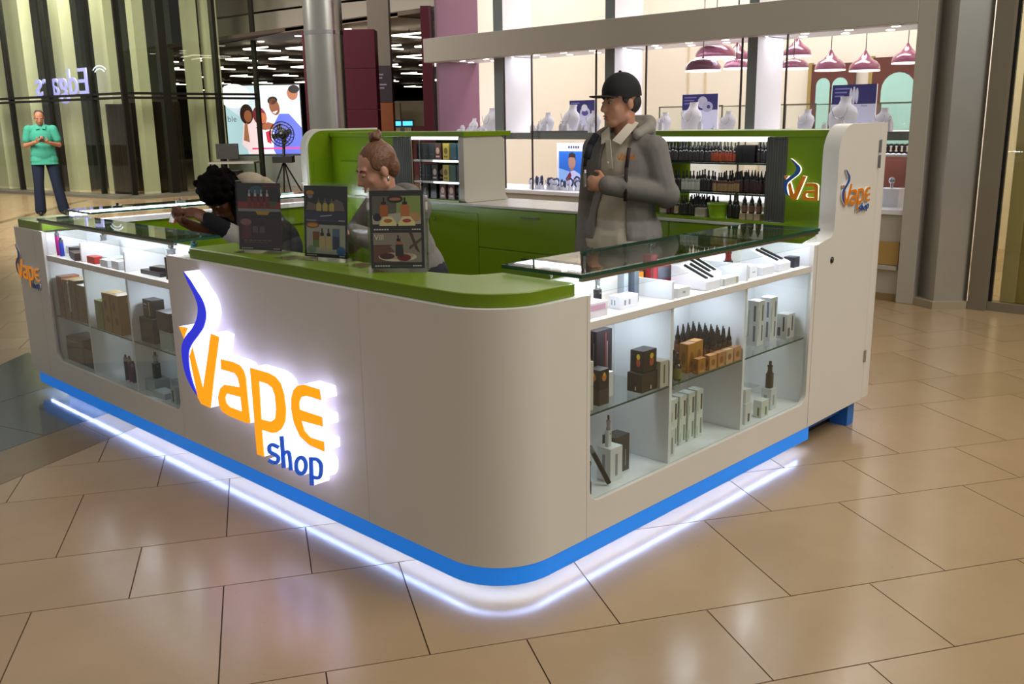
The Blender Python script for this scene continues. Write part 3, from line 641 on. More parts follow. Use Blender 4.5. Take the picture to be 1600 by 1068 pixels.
# necklace busts
VEL = mat('white_velvet', 'eeecf4', .6, var=.02)
def bust(loc, s, rz, label):
    t = thing('necklace_bust', loc, label, 'bust', 'necklace busts in the shop window', rz)
    mb = MB(); n = 12; rows = [(.0, .075, .03), (.05, .095, .035), (.11, .105, .04), (.15, .085, .038), (.175, .045, .03), (.205, .036, .026), (.225, .040, .028)]
    vs = []
    for z, rx, ry in rows:
        for i in range(n):
            a = 2*math.pi*i/n; vs.append(((loc[0])+ry*s*math.cos(a)+.25*z*s, loc[1]+rx*s*math.sin(a), loc[2]+z*s))
    fs = [(q*n+i, q*n+(i+1)%n, (q+1)*n+(i+1)%n, (q+1)*n+i) for q in range(len(rows)-1) for i in range(n)]+[tuple(range(n-1, -1, -1)), tuple(range((len(rows)-1)*n, len(rows)*n))]
    mb.add(vs, fs); mb.build('bust', VEL, t, smooth=True)
    mb = MB(); pts = [(loc[0]-.032*s, loc[1]+.055*s*math.cos(a), loc[2]+(.155-.075*math.sin(a))*s) for a in [math.pi*i/10 for i in range(11)]]
    mb.tube(pts, .0022*s, 5); mb.build('necklace', mat('silver', 'b9bccb', .25, .9), t)
for (y, s, l) in ((6.47, .75, 'small white necklace bust at the far left of the shop window'), (6.19, 1.25, 'tall white necklace bust in the leftmost window bay'), (5.28, .95, 'slanted white necklace bust left of the diamond ring poster'), (4.95, 1.3, 'tall white necklace bust in front of the diamond ring poster'), (4.62, 1.0, 'white necklace bust just left of the man in the cap'), (3.71, .85, 'white necklace bust just right of the capped man\'s shoulder'), (3.40, 1.25, 'tall white necklace bust before the rings poster'), (2.985, .85, 'white necklace bust between rings poster and dark mullion'), (2.19, .85, 'white necklace bust left of the rightmost purple poster'), (1.85, 1.3, 'tall white necklace bust before the rightmost purple poster'), (1.50, .85, 'white necklace bust at the right end of the shop window')):
    bust((6.08, y, 1.3705), s, random.uniform(-.2, .2), l)
# small ring blocks and trays
RB = MB(); RB.box(-.02, -.02, 0, .02, .02, .05); RB.box(-.012, -.014, .05, .012, .014, .062)
rb0 = None
for i in range(46):
    y = random.choice([random.uniform(1.3, 2.1), random.uniform(2.95, 3.75), random.uniform(4.5, 5.4), random.uniform(4.5, 5.4), random.uniform(6.1, 6.6)])
    loc = (5.94+random.uniform(0, .07), y, 1.3705)
    if rb0 is None:
        rb0 = thing('ring_stand', loc, 'tiny white ring stand on the upper deck of the jewellery window', 'ring stand', 'ring stands in the shop window')
        me = RB.mesh('stand', VEL); part('stand', me, VEL, rb0)
        mb = MB(); mb.tube([(-.0, .011*math.cos(a), .064+.011*math.sin(a)+.006) for a in [2*math.pi*j/10 for j in range(11)]], .002, 5); part('ring', mb.mesh('ring', MATS['silver']), MATS['silver'], rb0)
    else: dup(rb0, loc, random.uniform(-.3, .3), scale=(1, 1, random.choice((.7, 1, 1.5))))
mb = MB(); mb.box(5.905, 4.55, 1.3702, 5.93, 5.35, 1.39); tag(mb.build('jewellery_tray', mat('grey_tray', '6d6a72', .5)), 'long dark grey tray along the edge of the shop window deck', 'tray')
# purple posters on white plinth boards
PRN = printmat('printed_card')
for (y0, y1, z1, l, kind) in ((4.76, 5.12, 1.71, 'purple and white card with a diamond ring photo behind tall bust', 0), (3.22, 3.63, 1.73, 'purple and white card with round diamond cluster beside the capped man', 1), (1.65, 2.05, 1.765, 'purple and white card with three ring bands at the window\'s right end', 2)):
    t = thing('poster_card', (6.3, (y0+y1)/2, 1.3705), l, 'poster', 'purple cards in the shop window')
    mb = MB(); mb.box(6.301, y0, 1.3705, 6.32, y1, z1); mb.build('board', VEL, t)
    P = Print(); W = y1-y0; H = z1-1.3705
    P.rect(0, 0, W, H, 'dcdcf0'); P.rect(0, H*.58, W, H, '2c2870', 1)
    for j in range(3): P.rect(W*.06, H*(.9-.08*j), W*(.4-.06*j), H*(.93-.08*j), '8c88c8', 2)
    if kind == 0:
        P.oval(W*.62, H*.62, W*.2, H*.16, 'd8d8ea', 2); P.oval(W*.62, H*.6, W*.13, H*.09, '55509a', 3); P.oval(W*.6, H*.76, W*.12, H*.11, 'f2f2fb', 4)
    elif kind == 1:
        P.oval(W*.58, H*.78, W*.14, H*.16, 'c9c8dc', 2); P.oval(W*.72, H*.66, W*.15, H*.14, 'b9b7d0', 3); P.oval(W*.75, H*.66, W*.05, H*.05, '3a3678', 4)
    else:
        for j in range(3): P.oval(W*(.5+.07*(j-1)), H*.76, W*.035, H*(.2-.03*abs(j-1)), 'e4e2f2', 2+j)
        P.text('from', W*.68, H*.52, H*.07, '44444f', 2)
    P.build('print', frame_m((6.2995, y1, 1.3705), (0, -1, 0), (0, 0, 1), (-1, 0, 0)), PRN, t)
# lower window: portrait poster and watches
t = thing('poster_card', (6.3, 5.05, .7505), 'portrait advert with blue sky standing in the lower jewellery window', 'poster')
mb = MB(); mb.box(6.301, 4.80, .7505, 6.32, 5.31, 1.25); mb.build('board', VEL, t)
P = Print(); P.rect(0, 0, .51, .50, 'e6e6f2'); P.rect(.03, .02, .48, .41, '2f6fd0', 1); P.poly([(.03, .02), (.48, .02), (.48, .12), (.3, .16), (.03, .22)], '8fb8ee', 2)
P.poly([(.12, .02), (.40, .02), (.34, .16), (.26, .2), (.18, .18)], 'c9cdf0', 3); P.poly([(.13, .1), (.2, .19), (.22, .14), (.17, .04)], '7c2436', 4)
P.oval(.225, .29, .055, .08, 'b98a78', 4); P.poly([(.17, .33), (.185, .385), (.23, .40), (.275, .375), (.28, .3), (.262, .34), (.2, .345)], '3a2c2c', 5); P.poly([(.20, .2), (.25, .2), (.25, .23), (.2, .23)], 'a87a68', 5)
for j in range(5): P.rect(.17+j*.034, .44, .195+j*.034, .468, '3a3a58', 1)
P.build('print', frame_m((6.2995, 5.31, .7505), (0, -1, 0), (0, 0, 1), (-1, 0, 0)), PRN, t)
wt0 = None
def mkwatch(loc):
    t = thing('watch', loc, 'silver wrist watch curled on a white stand in the lower window', 'watch', 'watches in the lower shop window')
    mb = MB(); mb.prism([(-.02, 0), (.02, 0), (.012, .05), (-.012, .05)], 'x', -.02, .02); part('stand', mb.mesh('stand', VEL), VEL, t)
    mb = MB(); n = 14
    for i in range(n):
        a = math.pi*2*i/n; b_ = math.pi*2*(i+.82)/n
        mb.cyl((-.0, .03*math.cos(a), .075+.036*math.sin(a)), (0, .03*math.cos(b_), .075+.036*math.sin(b_)), .009, n=6)
    part('strap', mb.mesh('strap', mat('navy_steel', '3b4468', .3, .6)), MATS['navy_steel'], t)
    mb = MB(); mb.cyl((-.03, 0, .078), (-.02, 0, .078), .02, n=16); part('dial', mb.mesh('dial', mat('dial', 'd8dcee', .25)), MATS['dial'], t)
    return t
for i in range(22):
    loc = (5.98+random.uniform(0, .14), 5.45-i*.052+random.uniform(-.01, .01), .7505)
    if wt0 is None: wt0 = mkwatch(loc)
    else: dup(wt0, loc, random.uniform(-.7, .7), scale=(1.15, 1.15, random.uniform(.9, 1.35)))
# right end of the window: bangles, shelf, stand
mb = MB(); mb.box(5.9, 1.16, 1.17, 6.2, 1.6, 1.185); tag(mb.build('display_shelf', SHOPW), 'short white shelf of bangles beside the right tower', 'shelf')
bg0 = None
for i in range(5):
    loc = (6.0, 1.23+i*.045, 1.186)
    if bg0 is None:
        mb = MB(); pts = [(0, .028*math.cos(a), .034+.034*math.sin(a)) for a in [2*math.pi*j/14 for j in range(15)]]
        mb.tube([(x+loc[0], y+loc[1], z+loc[2]+.01) for x, y, z in pts], .01, 6); bg0 = tag(mb.build('bangle', mat('dark_bangle', '33262c', .3), origin=loc, smooth=True), 'dark bangle standing in the row right of the tower', 'bangle', 'bangles right of the tower'); 
    else: dup(bg0, loc, .35)
mb = MB(); mb.box(6.45, 1.14, .752, 6.47, 1.75, 1.165); tag(mb.build('back_board', MAH), 'dark red wood board behind the lowest shop window corner', 'board')
t = thing('watch_box', (6.1, 1.36, .7505), 'white cube plinth with a watch on top behind the right tower', 'plinth')
mb = MB(); mb.box(6.02, 1.28, .7505, 6.18, 1.46, .90); mb.build('cube', VEL, t)
mb = MB(); mb.cyl((6.09, 1.37, .90), (6.09, 1.37, .95), .012); mb.ell((6.085, 1.37, .965), (.012, .028, .028)); mb.build('watch', MATS['silver'], t, smooth=True)
# glass counters inside the shop
for i, (x, y0, y1, l) in enumerate(((7.0, 3.6, 4.4, 'glass counter with thin dark frame behind the rings poster'), (7.4, 2.75, 3.35, 'glass counter with thin frame beneath the pair of bell lamps'), (7.9, 1.5, 2.5, 'glass counter with thin frame at the right end of the shop'))):
    t = thing('glass_counter', (x+.25, (y0+y1)/2, 0), l, 'display case')
    mb = MB(); mb.box(x, y0, 0, x+.5, y1, 1.2); mb.build('base', CREAM, t)
    mb = MB(); mb.box(x, y0, 1.201, x+.5, y1, 1.62); mb.build('glass_box', GLASS, t)
    mb = MB()
    for yy in (y0, y1):
        for xx in (x, x+.5): mb.box(xx-.006, yy-.006, 1.201, xx+.006, yy+.006, 1.63)
    for xx in (x, x+.5): mb.box(xx-.006, y0, 1.618, xx+.006, y1, 1.63)
    mb.build('frame', mat('frame_brass', '5d5a44', .4, .6), t)

# ------------------------------------------------------------------ right: steel column and dark shop front
t = thing('steel_column', (5.85, .85, 0), 'brushed steel angular column on a stone base, right of the jewellery shop', 'column')
mb = MB(); mb.prism([(5.86, 1.0), (5.70, .81), (5.88, .62), (6.1, .8)], 'z', .06, 6.0); mb.build('shaft', STEEL, t)
mb = MB(); mb.prism([(5.80, 1.08), (5.655, .80), (5.85, .60), (6.1, .8)], 'z', 0, .06); mb.build('base', mat('stone_base', 'a2947a', .6), t)
GFR = mat('grey_frame', '7d7464', .45)
w3 = struct(thing('window_3', (5.9, -1.5, 0)))
mb = MB(); mb.box(5.84, .47, 0, 5.98, .60, 6.0); mb.build('frame', GFR, w3)
mb = MB(); mb.box(5.88, -5, .0, 5.98, .468, .07); mb.build('frame', GFR, w3)
mb = MB(); mb.box(5.90, .445, .071, 5.93, .4675, 6.0); mb.build('gasket', BLACK, w3)
mb = MB(); mb.box(5.91, -5, .071, 5.92, .444, 6.0); mb.build('pane', glassmat('olive_glass', (.82, .80, .66), 1.5, 1.0), w3)
mb = MB(); mb.box(6.9, -5, 0, 7.0, .28, 6.0); mb.box(5.99, .282, 0, 6.9, .298, 6.0); struct(mb.build('wall_right', mat('olive_wall', 'b5ab7c', .7)))
# ------------------------------------------------------------------ steel round column, magenta pier and the department store beyond
t = thing('round_column', (5.48, 8.55, 0), 'tall round polished steel column behind the woman with a hair bun', 'column')
for z0, z1 in ((0, 2.62), (2.63, 6.0)):
    mb = MB(); mb.cyl((5.48, 8.55, z0), (5.48, 8.55, z1), .245, n=40); mb.build('shaft', mat('column_steel', 'c6c6c0', .28, 1.0, var=.12, vs_=2), t, smooth=True)
mb = MB(); mb.cyl((5.48, 8.55, 2.60), (5.48, 8.55, 2.65), .25, n=40); mb.build('joint_ring', CHROME, t, smooth=True)
VN = Vector((math.sin(YAW), -math.cos(YAW), 0)); VF = Vector((math.cos(YAW), math.sin(YAW), 0)); UPV = Vector((0, 0, 1))
MV = Matrix((VN, VF, UPV)).transposed()
def vbox(mb, c, w, d, z0, z1, mi=0): return mb.obox((c[0], c[1], (z0+z1)/2), (w/2, d/2, (z1-z0)/2), MV, mi)
t = thing('magenta_pier', (6.93, 10.21, 0), 'dark magenta panelled pier standing behind the round steel column', 'pier')
for z0, z1 in ((0, .9), (.905, 1.7), (1.705, 2.3), (2.305, 2.86)):
    mb = MB(); vbox(mb, (6.95, 10.22), 1.08, .35, z0, z1); mb.build('panel', MAGENTA, t, bevel=.004)
mb = MB(); vbox(mb, (8.02, 9.45), .16, .4, 0, 3.2); tag(mb.build('magenta_post', MAGENTA), 'narrow magenta post against the left end of the jewellery shop', 'post')
t = thing('store_post', (8.5, 11.25, 0), 'wooden store post carrying a dark hanging sign, right of the magenta pier', 'post')
mb = MB(); vbox(mb, (8.56, 11.3), .38, .3, 0, 1.84); mb.build('wood_cladding', mat('orange_wood', '6b371b', .45, var=.25, vs_=10), t)
mb = MB(); vbox(mb, (8.56, 11.3), .38, .3, 1.85, 2.44); mb.build('sign_board', mat('dark_sign', '2a2227', .4), t)
mb = MB(); vbox(mb, (8.56, 11.3), .36, .28, 2.445, 4.5); mb.build('upper_post', mat('taupe', '5b5148', .6), t)
P = Print()
for j, (a_, b_) in enumerate(((.02, .22), (.02, .20), (.02, .0), (.02, .27), (.02, .23))):
    if b_: P.rect(a_, .42-j*.055, b_, .445-j*.055, '75697a')
o3 = Vector((8.56, 11.3, 1.87))-VN*.17-VF*.152
P.build('sign_print', frame_m(o3, VN, UPV, -VF), printmat('store_print'), t)

# store ceiling, walls
CEILD = mat('store_ceiling', '4a3d34', .7)
mb = MB(); mb.box(7.4, 7.2, 3.42, 9.5, 60, 3.5); mb2 = MB(); mb2.box(9.75, 12.3, 3.42, 62, 60, 3.5); mb2.box(9.75, 5, 3.42, 62, 12.3, 3.5)
struct(mb2.build('ceiling_store', CEILD))
mb = MB(); mb.box(55, 0, 0, 55.5, 62, 3.42); struct(mb.build('wall_store_right', mat('store_wall', '8b8172', .7)))
mb = MB(); mb.box(10, 55, 0, 55, 55.5, 3.42); struct(mb.build('wall_store_back', MATS['store_wall']))
mb = MB(); mb.box(9.75, 4.9, 0, 55, 5.0, 3.42); struct(mb.build('wall_store_front', MATS['store_wall']))
# light tubes in V pairs
TUBE = emat('tube_light', 'fff3dc', 5.0)
tb0 = None
for i in range(7):
    for j in range(7):
        D = (20.5, 23.5, 27, 31, 36, 42, 49)[i]; px = -530+j*64+(i % 2)*30
        c = CAM+VF*D+VN*(px/FPX*D)
        c = Vector((c.x, c.y, 3.28))
        if c.x < 10.3 or c.x > 54 or c.y > 54 or c.y < 6: continue
        if tb0 is None:
            tb0 = thing('tube_light', c, 'V shaped pair of white tube lights under the dark store ceiling', 'light', 'tube lights in the department store')
            for a_ in (.75, -.55):
                mb = MB(); mb.cyl(tuple(-VN*.36), tuple(VN*.36+VF*a_), .017, n=6); part('tube', mb.mesh('tube', TUBE), TUBE, tb0)
            mb = MB(); mb.cyl((0, 0, .03), (0, 0, .14), .01, n=6); part('hanger', mb.mesh('hanger', DARK), DARK, tb0)
        else: dup(tb0, c, random.uniform(-.15, .15))
# spotlights in the bulkhead zone
for i, (px, py, D) in enumerate(((625, 50, 19), (660, 33, 18), (652, 65, 19), (598, 62, 20), (615, 40, 19), (395, 62, 22), (398, 71, 22))): pass
# lit poster of a family
t = thing('lightbox_poster', (11.5, 19.9, .75), 'large lit family photo advert seen through the glass facade', 'poster')
pc = Vector((11.33, 19.68, 0)); 
mb = MB(); vbox(mb, pc+VF*.06, 1.92, .1, .74, 2.5); mb.build('lightbox', mat('lightbox_case', '6d6a68', .5), t)
P = Print(); W, H = 1.9, 1.7
P.rect(0, 0, W, H, 'cdd6ee'); P.poly([(0, 0), (.5, 0), (.4, .9), (0, 1.2)], 'a9c4d6', 1); P.poly([(.9, 1.7), (1.5, 1.7), (1.6, .9), (1.1, 1.1)], 'c4e0dd', 1); P.oval(.25, 1.45, .4, .3, 'eef0fb', 1)
P.text('ble', .02, .82, .2, '50535c', 2)
P.poly([(.35, .25), (.42, .7), (.55, .98), (.8, .9), (.95, .5), (.9, 0), (.6, 0)], 'e6c8d8', 2); P.oval(.52, 1.0, .17, .25, '2b1a18', 3); P.oval(.55, .95, .10, .15, '8a4f38', 4); P.poly([(.4, .35), (.45, .75), (.52, .8), (.55, .3)], '9a6248', 4)
P.oval(.85, .95, .17, .24, '6d1f2c', 4, .3); P.oval(.93, .9, .1, .13, 'a8603e', 5); P.poly([(.75, .7), (1.0, .75), (1.1, .3), (.8, .2)], 'd8dcf6', 4); P.poly([(.97, .55), (1.12, .6), (1.1, .25), (1.0, .3)], 'b0283c', 5)
P.poly([(1.15, .1), (1.2, .75), (1.35, 1.0), (1.6, 1.0), (1.9, .65), (1.9, 0), (1.2, 0)], '5a66c8', 4); P.oval(1.24, 1.17, .13, .21, '7c4a33', 5, .25); P.oval(1.2, 1.33, .13, .1, '23150f', 5, .2); P.poly([(1.18, 1.04), (1.32, 1.08), (1.25, 1.0)], 'f2ede8', 6); P.poly([(.72, .66), (1.05, .8), (1.2, .75), (1.2, .62), (.95, .6)], '8c5239', 6)
P.oval(1.72, 1.5, .14, .17, '9d6247', 3); P.oval(1.76, 1.6, .14, .1, '1f1412', 4); P.poly([(1.5, 1.1), (1.85, 1.3), (1.9, .8), (1.7, .85)], 'dfe8f2', 3)
P.rect(.6, .12, W, .16, 'd8407c', 7)
P.build('print', frame_m(pc-VN*.95+Vector((0, 0, .77)), VN, UPV, -VF), printmat('backlit_print', 1.15), t)
# low grey wall under the poster, chairs, fan
mb = MB(); vbox(mb, (11.0, 19.1), 2.4, .25, 0, .74); tag(mb.build('low_partition', mat('pale_grey', '8f938f', .6)), 'low pale grey partition under the lit family poster', 'partition')
t = thing('pedestal_fan', (9.4, 15.85, 0), 'black round fan on a tripod stand before the lit poster', 'fan')
fcn = Vector((9.46, 15.95, 1.3))
mb = MB()
for rr in (.26, .2, .13, .06): mb.tube([tuple(fcn+VN*(rr*math.cos(a))+Vector((0, 0, rr*math.sin(a)))-VF*(.08*(1-rr/.26))) for a in [2*math.pi*i/18 for i in range(19)]], .012, 5)
for i in range(20):
    a = 2*math.pi*i/20; mb.cyl(tuple(fcn-VF*.08), tuple(fcn+VN*(.26*math.cos(a))+Vector((0, 0, .26*math.sin(a)))), .006, n=5)
mb.build('guard', BLACK, t)
mb = MB(); mb.cyl(tuple(fcn+VF*.02), tuple(fcn+VF*.24), .1, n=14); mb.build('motor', BLACK, t)
for i in range(4):
    a = math.pi/2*i+.3; mb = MB(); c = fcn+VN*(.12*math.cos(a))+Vector((0, 0, .12*math.sin(a))); mb.obox(c, (.1, .005, .05), MV@Matrix.Rotation(-a, 3, 'Y')); mb.build('blade', DARK, t)
mb = MB(); mb.cyl((9.46, 15.95, .62), tuple(fcn+VF*.15), .03); mb.build('pole', BLACK, t)
for a in (-1, .3, 1.9, 4.0):
    mb = MB(); mb.cyl((9.46, 15.95, .72), tuple(Vector((9.46, 15.95, 0))+VN*(.38*math.cos(a))+VF*(.38*math.sin(a))), .018, n=8); mb.build('leg', BLACK, t)
mb = MB(); vbox(mb, (9.46, 15.95), .42, .3, .70, .84); mb.build('seat_tray', BLACK, t)
mb = MB(); vbox(mb, (10.0, 15.5), .18, .16, 0, .42); tag(mb.build('equipment_box', mat('navy_box', '23243c', .5)), 'small dark blue box standing beside the fan legs', 'box')
# table with black chairs behind the glass
t = thing('dining_table', (9.0, 17.4, 0), 'small pale table with thin legs behind the glass, left of the fan', 'table')
mb = MB(); vbox(mb, (9.0, 17.2), 1.0, .6, .68, .72); mb.build('tabletop', GREYP, t)
for sx in (-.45, .45):
    mb = MB(); c = Vector((9.0, 17.2, 0))+VN*sx; mb.cyl((c.x, c.y, 0), (c.x, c.y, .68), .02, n=8); mb.build('leg', DARK, t)
t = thing('chair', (9.0, 17.6, 0), 'dark low-backed chair behind the small pale table', 'chair')
mb = MB(); vbox(mb, (9.15, 17.75), .5, .06, .76, 1.1); mb.build('backrest', DARK, t)
mb = MB(); vbox(mb, (9.15, 17.75), .5, .5, .44, .5); mb.build('seat', DARK, t)
for sx in (-.2, .2):
    mb = MB(); c = Vector((9.15, 17.75, 0))+VN*sx; mb.cyl((c.x, c.y, 0), (c.x, c.y, .44), .02, n=8); mb.build('leg', DARK, t)
# far store fittings
for (px, D, w_, z0, z1, c, l) in ((630, 24, .75, .0, 1.38, '7a6a58', 'beige cash desk deep inside the department store'), (605, 30, 1.3, 0, 2.1, 'b7a88f', 'pale partition deep in the store beside the wooden post'), (650, 32, 1.0, 0, 2.2, 'c9bda6', 'cream wall block deep in the store right of the screens'), (665, 28, .5, .0, 1.4, '6b1f26', 'dark red merchandise stand deep in the store'), (655, 38, .5, .0, 2.0, '3b332c', 'dark doorway panel on the far store wall')):
    c_ = CAM+VF*D+VN*((px-800)/FPX*D); mb = MB(); vbox(mb, c_, w_, .3, z0, z1); tag(mb.build('store_fitting', mat('fit'+c, c, .6)), l, 'fitting')
t = thing('screen_pair', (11.4, 13.9, 1.4), 'pair of small blue screens on the far cash desk', 'screens')
c_ = CAM+VF*20+VN*((638-800)/FPX*20)
mb = MB(); vbox(mb, c_, .5, .06, 1.40, 1.56); mb.build('casing', BLACK, t)
for s_ in (-1, 1):
    mb = MB(); cc = c_-VF*.035+VN*.12*s_; vbox(mb, cc, .20, .005, 1.44, 1.53); mb.build('screen', emat('blue_screen', '3aa0f0', 1.6), t)
mb = MB(); vbox(mb, c_, .08, .08, 0, 1.395); mb.build('stand', DARK, t)

# ------------------------------------------------------------------ curved bulkhead and upper ceiling
BULK = mat('bulkhead_paint', 'b9afa2', .6, var=.03)
bp_ = [(10.9, 21.5), (11.05, 20.99), (11.13, 19.42), (11.32, 17.75), (11.5, 16.4), (11.83, 15.03), (12.1, 14.05), (12.5, 12.4)]
mb = MB(); mb.prism(bp_+[(x+.25, y+.05) for x, y in bp_[::-1]], 'z', 3.58, 4.15); bk = struct(mb.build('trim_20', BULK, smooth=True))
mb = MB(); mb.prism([(x+.3, y) for x, y in bp_]+[(x+.5, y+.05) for x, y in bp_[::-1]], 'z', 4.25, 5.4); struct(mb.build('trim_21', BULK, smooth=True))
for i, (x, y) in enumerate(((11.55, 14.6), (11.75, 13.6), (11.3, 15.7), (11.85, 13.0))):
    pass
mb = MB(); mb.box(7.2, 12.3, 5.4, 40, 60, 5.5); struct(mb.build('ceiling_mall', BULK))
mb = MB(); mb.prism([(9.75, 12.25), (11.9, 12.25), (11.6, 14.0), (11.2, 16.3), (10.95, 18.1), (10.7, 20.9), (10.4, 20.9), (9.75, 16)], 'z', 3.40, 3.48); cs = struct(mb.build('ceiling_canopy', mat('canopy_paint', '6d5f52', .6)))
for i, (x, y) in enumerate(((10.2, 13.2), (10.7, 13.9), (10.9, 15.2), (10.35, 14.6), (10.4, 16.5), (10.5, 18.2))):
    mb = MB(); mb.cyl((x, y, 3.399), (x, y, 3.385), .075, n=14); mb.build('downlight', MATS['downlight'], cs)

# ------------------------------------------------------------------ glass facade on the left
MUL = mat('black_mullion', '15140f', .4); FGL = glassmat('facade_glass', (.90, .93, .86), 1.5, 1.0); FIN = mat('cream_fin', 'd6d2bc', .55)
A0 = Vector((7.12, 18.2, 0)); LD = (Vector((6.0, 24.3, 0))-A0).normalized(); LN = Vector((LD.y, -LD.x, 0))
def lbox(mb, s0, s1, off, d, z0, z1):
    c = A0+LD*((s0+s1)/2)+LN*off; M3 = Matrix((LD, LN, UPV)).transposed(); return mb.obox((c.x, c.y, (z0+z1)/2), ((s1-s0)/2, d/2, (z1-z0)/2), M3)
w4 = struct(thing('window_4', (6.6, 21, 0)))
marks = [0, 1.1, 2.75, 4.4, 6.0, 7.6]
for a_, b_ in zip(marks[:-1], marks[1:]):
    for z0, z1 in ((.12, 2.08), (2.22, 6.5)):
        mb = MB(); lbox(mb, a_+.03, b_-.03, 0, .02, z0, z1); mb.build('pane', FGL, w4)
for s in marks:
    mb = MB(); lbox(mb, s-.03, s+.03, 0, .12, 0, 6.5); mb.build('mullion', MUL, w4)
for z0 in (2.08, 2.17):
    mb = MB(); lbox(mb, .03, 7.6, 0, .1, z0, z0+.05); mb.build('transom', MUL, w4)
mb = MB(); lbox(mb, 0, 7.6, -.15, .5, 0, .06); mb.build('sill', mat('granite_sill', '6d6a5e', .4), w4)
w5 = struct(thing('window_5', (8.8, 18.16, 0)))
xm = [7.14, 8.02, 9.27, 10.27]
for a_, b_ in zip(xm[:-1], xm[1:]):
    for z0, z1 in ((.12, 2.08), (2.22, 6.5)):
        mb = MB(); mb.box(a_+.04, 18.15, z0, b_-.04, 18.17, z1); mb.build('pane', FGL, w5)
for i, x in enumerate(xm[1:]):
    wd = .09 if i == 0 else .04 if i == 1 else .025
    mb = MB(); mb.box(x-wd, 18.08, 0, x+wd, 18.24, 6.5); mb.build('mullion', MUL, w5)
for z0 in (2.08, 2.17):
    mb = MB(); mb.box(7.16, 18.1, z0, 10.27, 18.22, z0+.05); mb.build('transom', MUL, w5)
mb = MB(); mb.box(7.0, 17.75, 0, 10.3, 18.3, .06); mb.build('sill', MATS['granite_sill'], w5)
# cream fins, dark partitions and walls inside
nf = 0
for s0, s1, l in ((6.05, 6.6, 'cream fin column behind the first glass pane on the far left'), (4.6, 5.3, 'cream fin column just behind the standing man in teal'), (2.95, 3.35, 'cream fin column behind the reflected lavender letters'), (1.25, 1.75, 'cream fin column left of the facade corner')):
    mb = MB(); lbox(mb, s0, s1, .7, .3, 0, 6.5); tag(mb.build('fin_column', FIN), l, 'column', 'cream fins inside the glass facade')
for x0, x1, l in ((7.75, 8.0, 'cream fin column left of the thick black mullion'), (9.0, 9.25, 'cream fin column right of the dark brown door'), (9.45, 9.75, 'rightmost cream fin column inside the glass facade')):
    mb = MB(); mb.box(x0, 18.8, 0, x1, 19.1, 6.5); tag(mb.build('fin_column', FIN), l, 'column', 'cream fins inside the glass facade')
BRN = mat('dark_brown_panel', '2e211c', .5, var=.15)
for i, (s0, s1, off, z1, l) in enumerate(((1.9, 2.8, 1.6, 2.05, 'dark cabinet behind glass right of the man in teal'), (3.5, 4.4, 1.5, 6.4, 'tall dark green panel behind the reflected lavender letters'), (5.2, 6.0, 1.8, 2.1, 'dark shelf unit behind glass at the far left'))):
    mb = MB(); lbox(mb, s0, s1, off, .3, 0, z1); tag(mb.build('dark_panel', BRN if i != 1 else mat('dark_green_panel', '27302c', .4)), l, 'panel')
for x0, x1, z1, l in ((7.2, 7.65, 2.0, 'narrow dark brown curtain panel beside the facade corner'), (8.15, 8.9, 2.05, 'dark brown door behind the thick black mullion')):
    mb = MB()
    mb.box(x0, 19.3, 0, x1, 19.4, z1)
    for q in range(4): mb.box(x0+.08+q*(x1-x0)/4, 19.27, 0, x0+.12+q*(x1-x0)/4, 19.2995, z1)
    tag(mb.build('dark_panel', BRN), l, 'panel')
wl = MB(); lbox(wl, 2.6, 9, 3.2, .2, 0, 6.5); struct(wl.build('wall_left', mat('interior_grey', '5d5f55', .7)))
area('facade_interior_light', (7.4, 20.4, 6.4), 2.0, 1100, (1, .97, .8), (7.6, 20.5, 1))
# mirrored reflection of a store sign, built as glowing letters inside the glass
t = thing('reflected_letters', (7.3, 21.4, 2.2), 'lavender letters of a sign reflected in the left glass facade, reading mirrored', 'sign')
me = text_mesh('Edgars', .82, .03); xf(me, Matrix.Translation(-Vector((7.3, 21.4, 2.2)))@frame_m((7.05, 19.75, 2.23), (-.18, .98, 0), (0, 0, 1), (1, 0, 0))); part('letters', me, emat('lavender_reflection', 'a6a2f0', 1.0), t)
t = thing('arc_reflection', (7.4, 19.1, 2.7), 'two white arcs reflected in the glass facade above the reflected letters', 'sign')  # arcs mirrored in the pane, modelled as glowing tubes against it
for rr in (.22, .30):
    mb = MB(); mb.tube([tuple(A0+LD*(.82+rr*math.cos(a))+LN*.022+Vector((0, 0, 2.55+rr*math.sin(a)*.8))) for a in [math.radians(40+100*i/10) for i in range(11)]], .012, 6); mb.build('arc', emat('arc_reflection_glow', 'd8e0ff', 1.2), t)
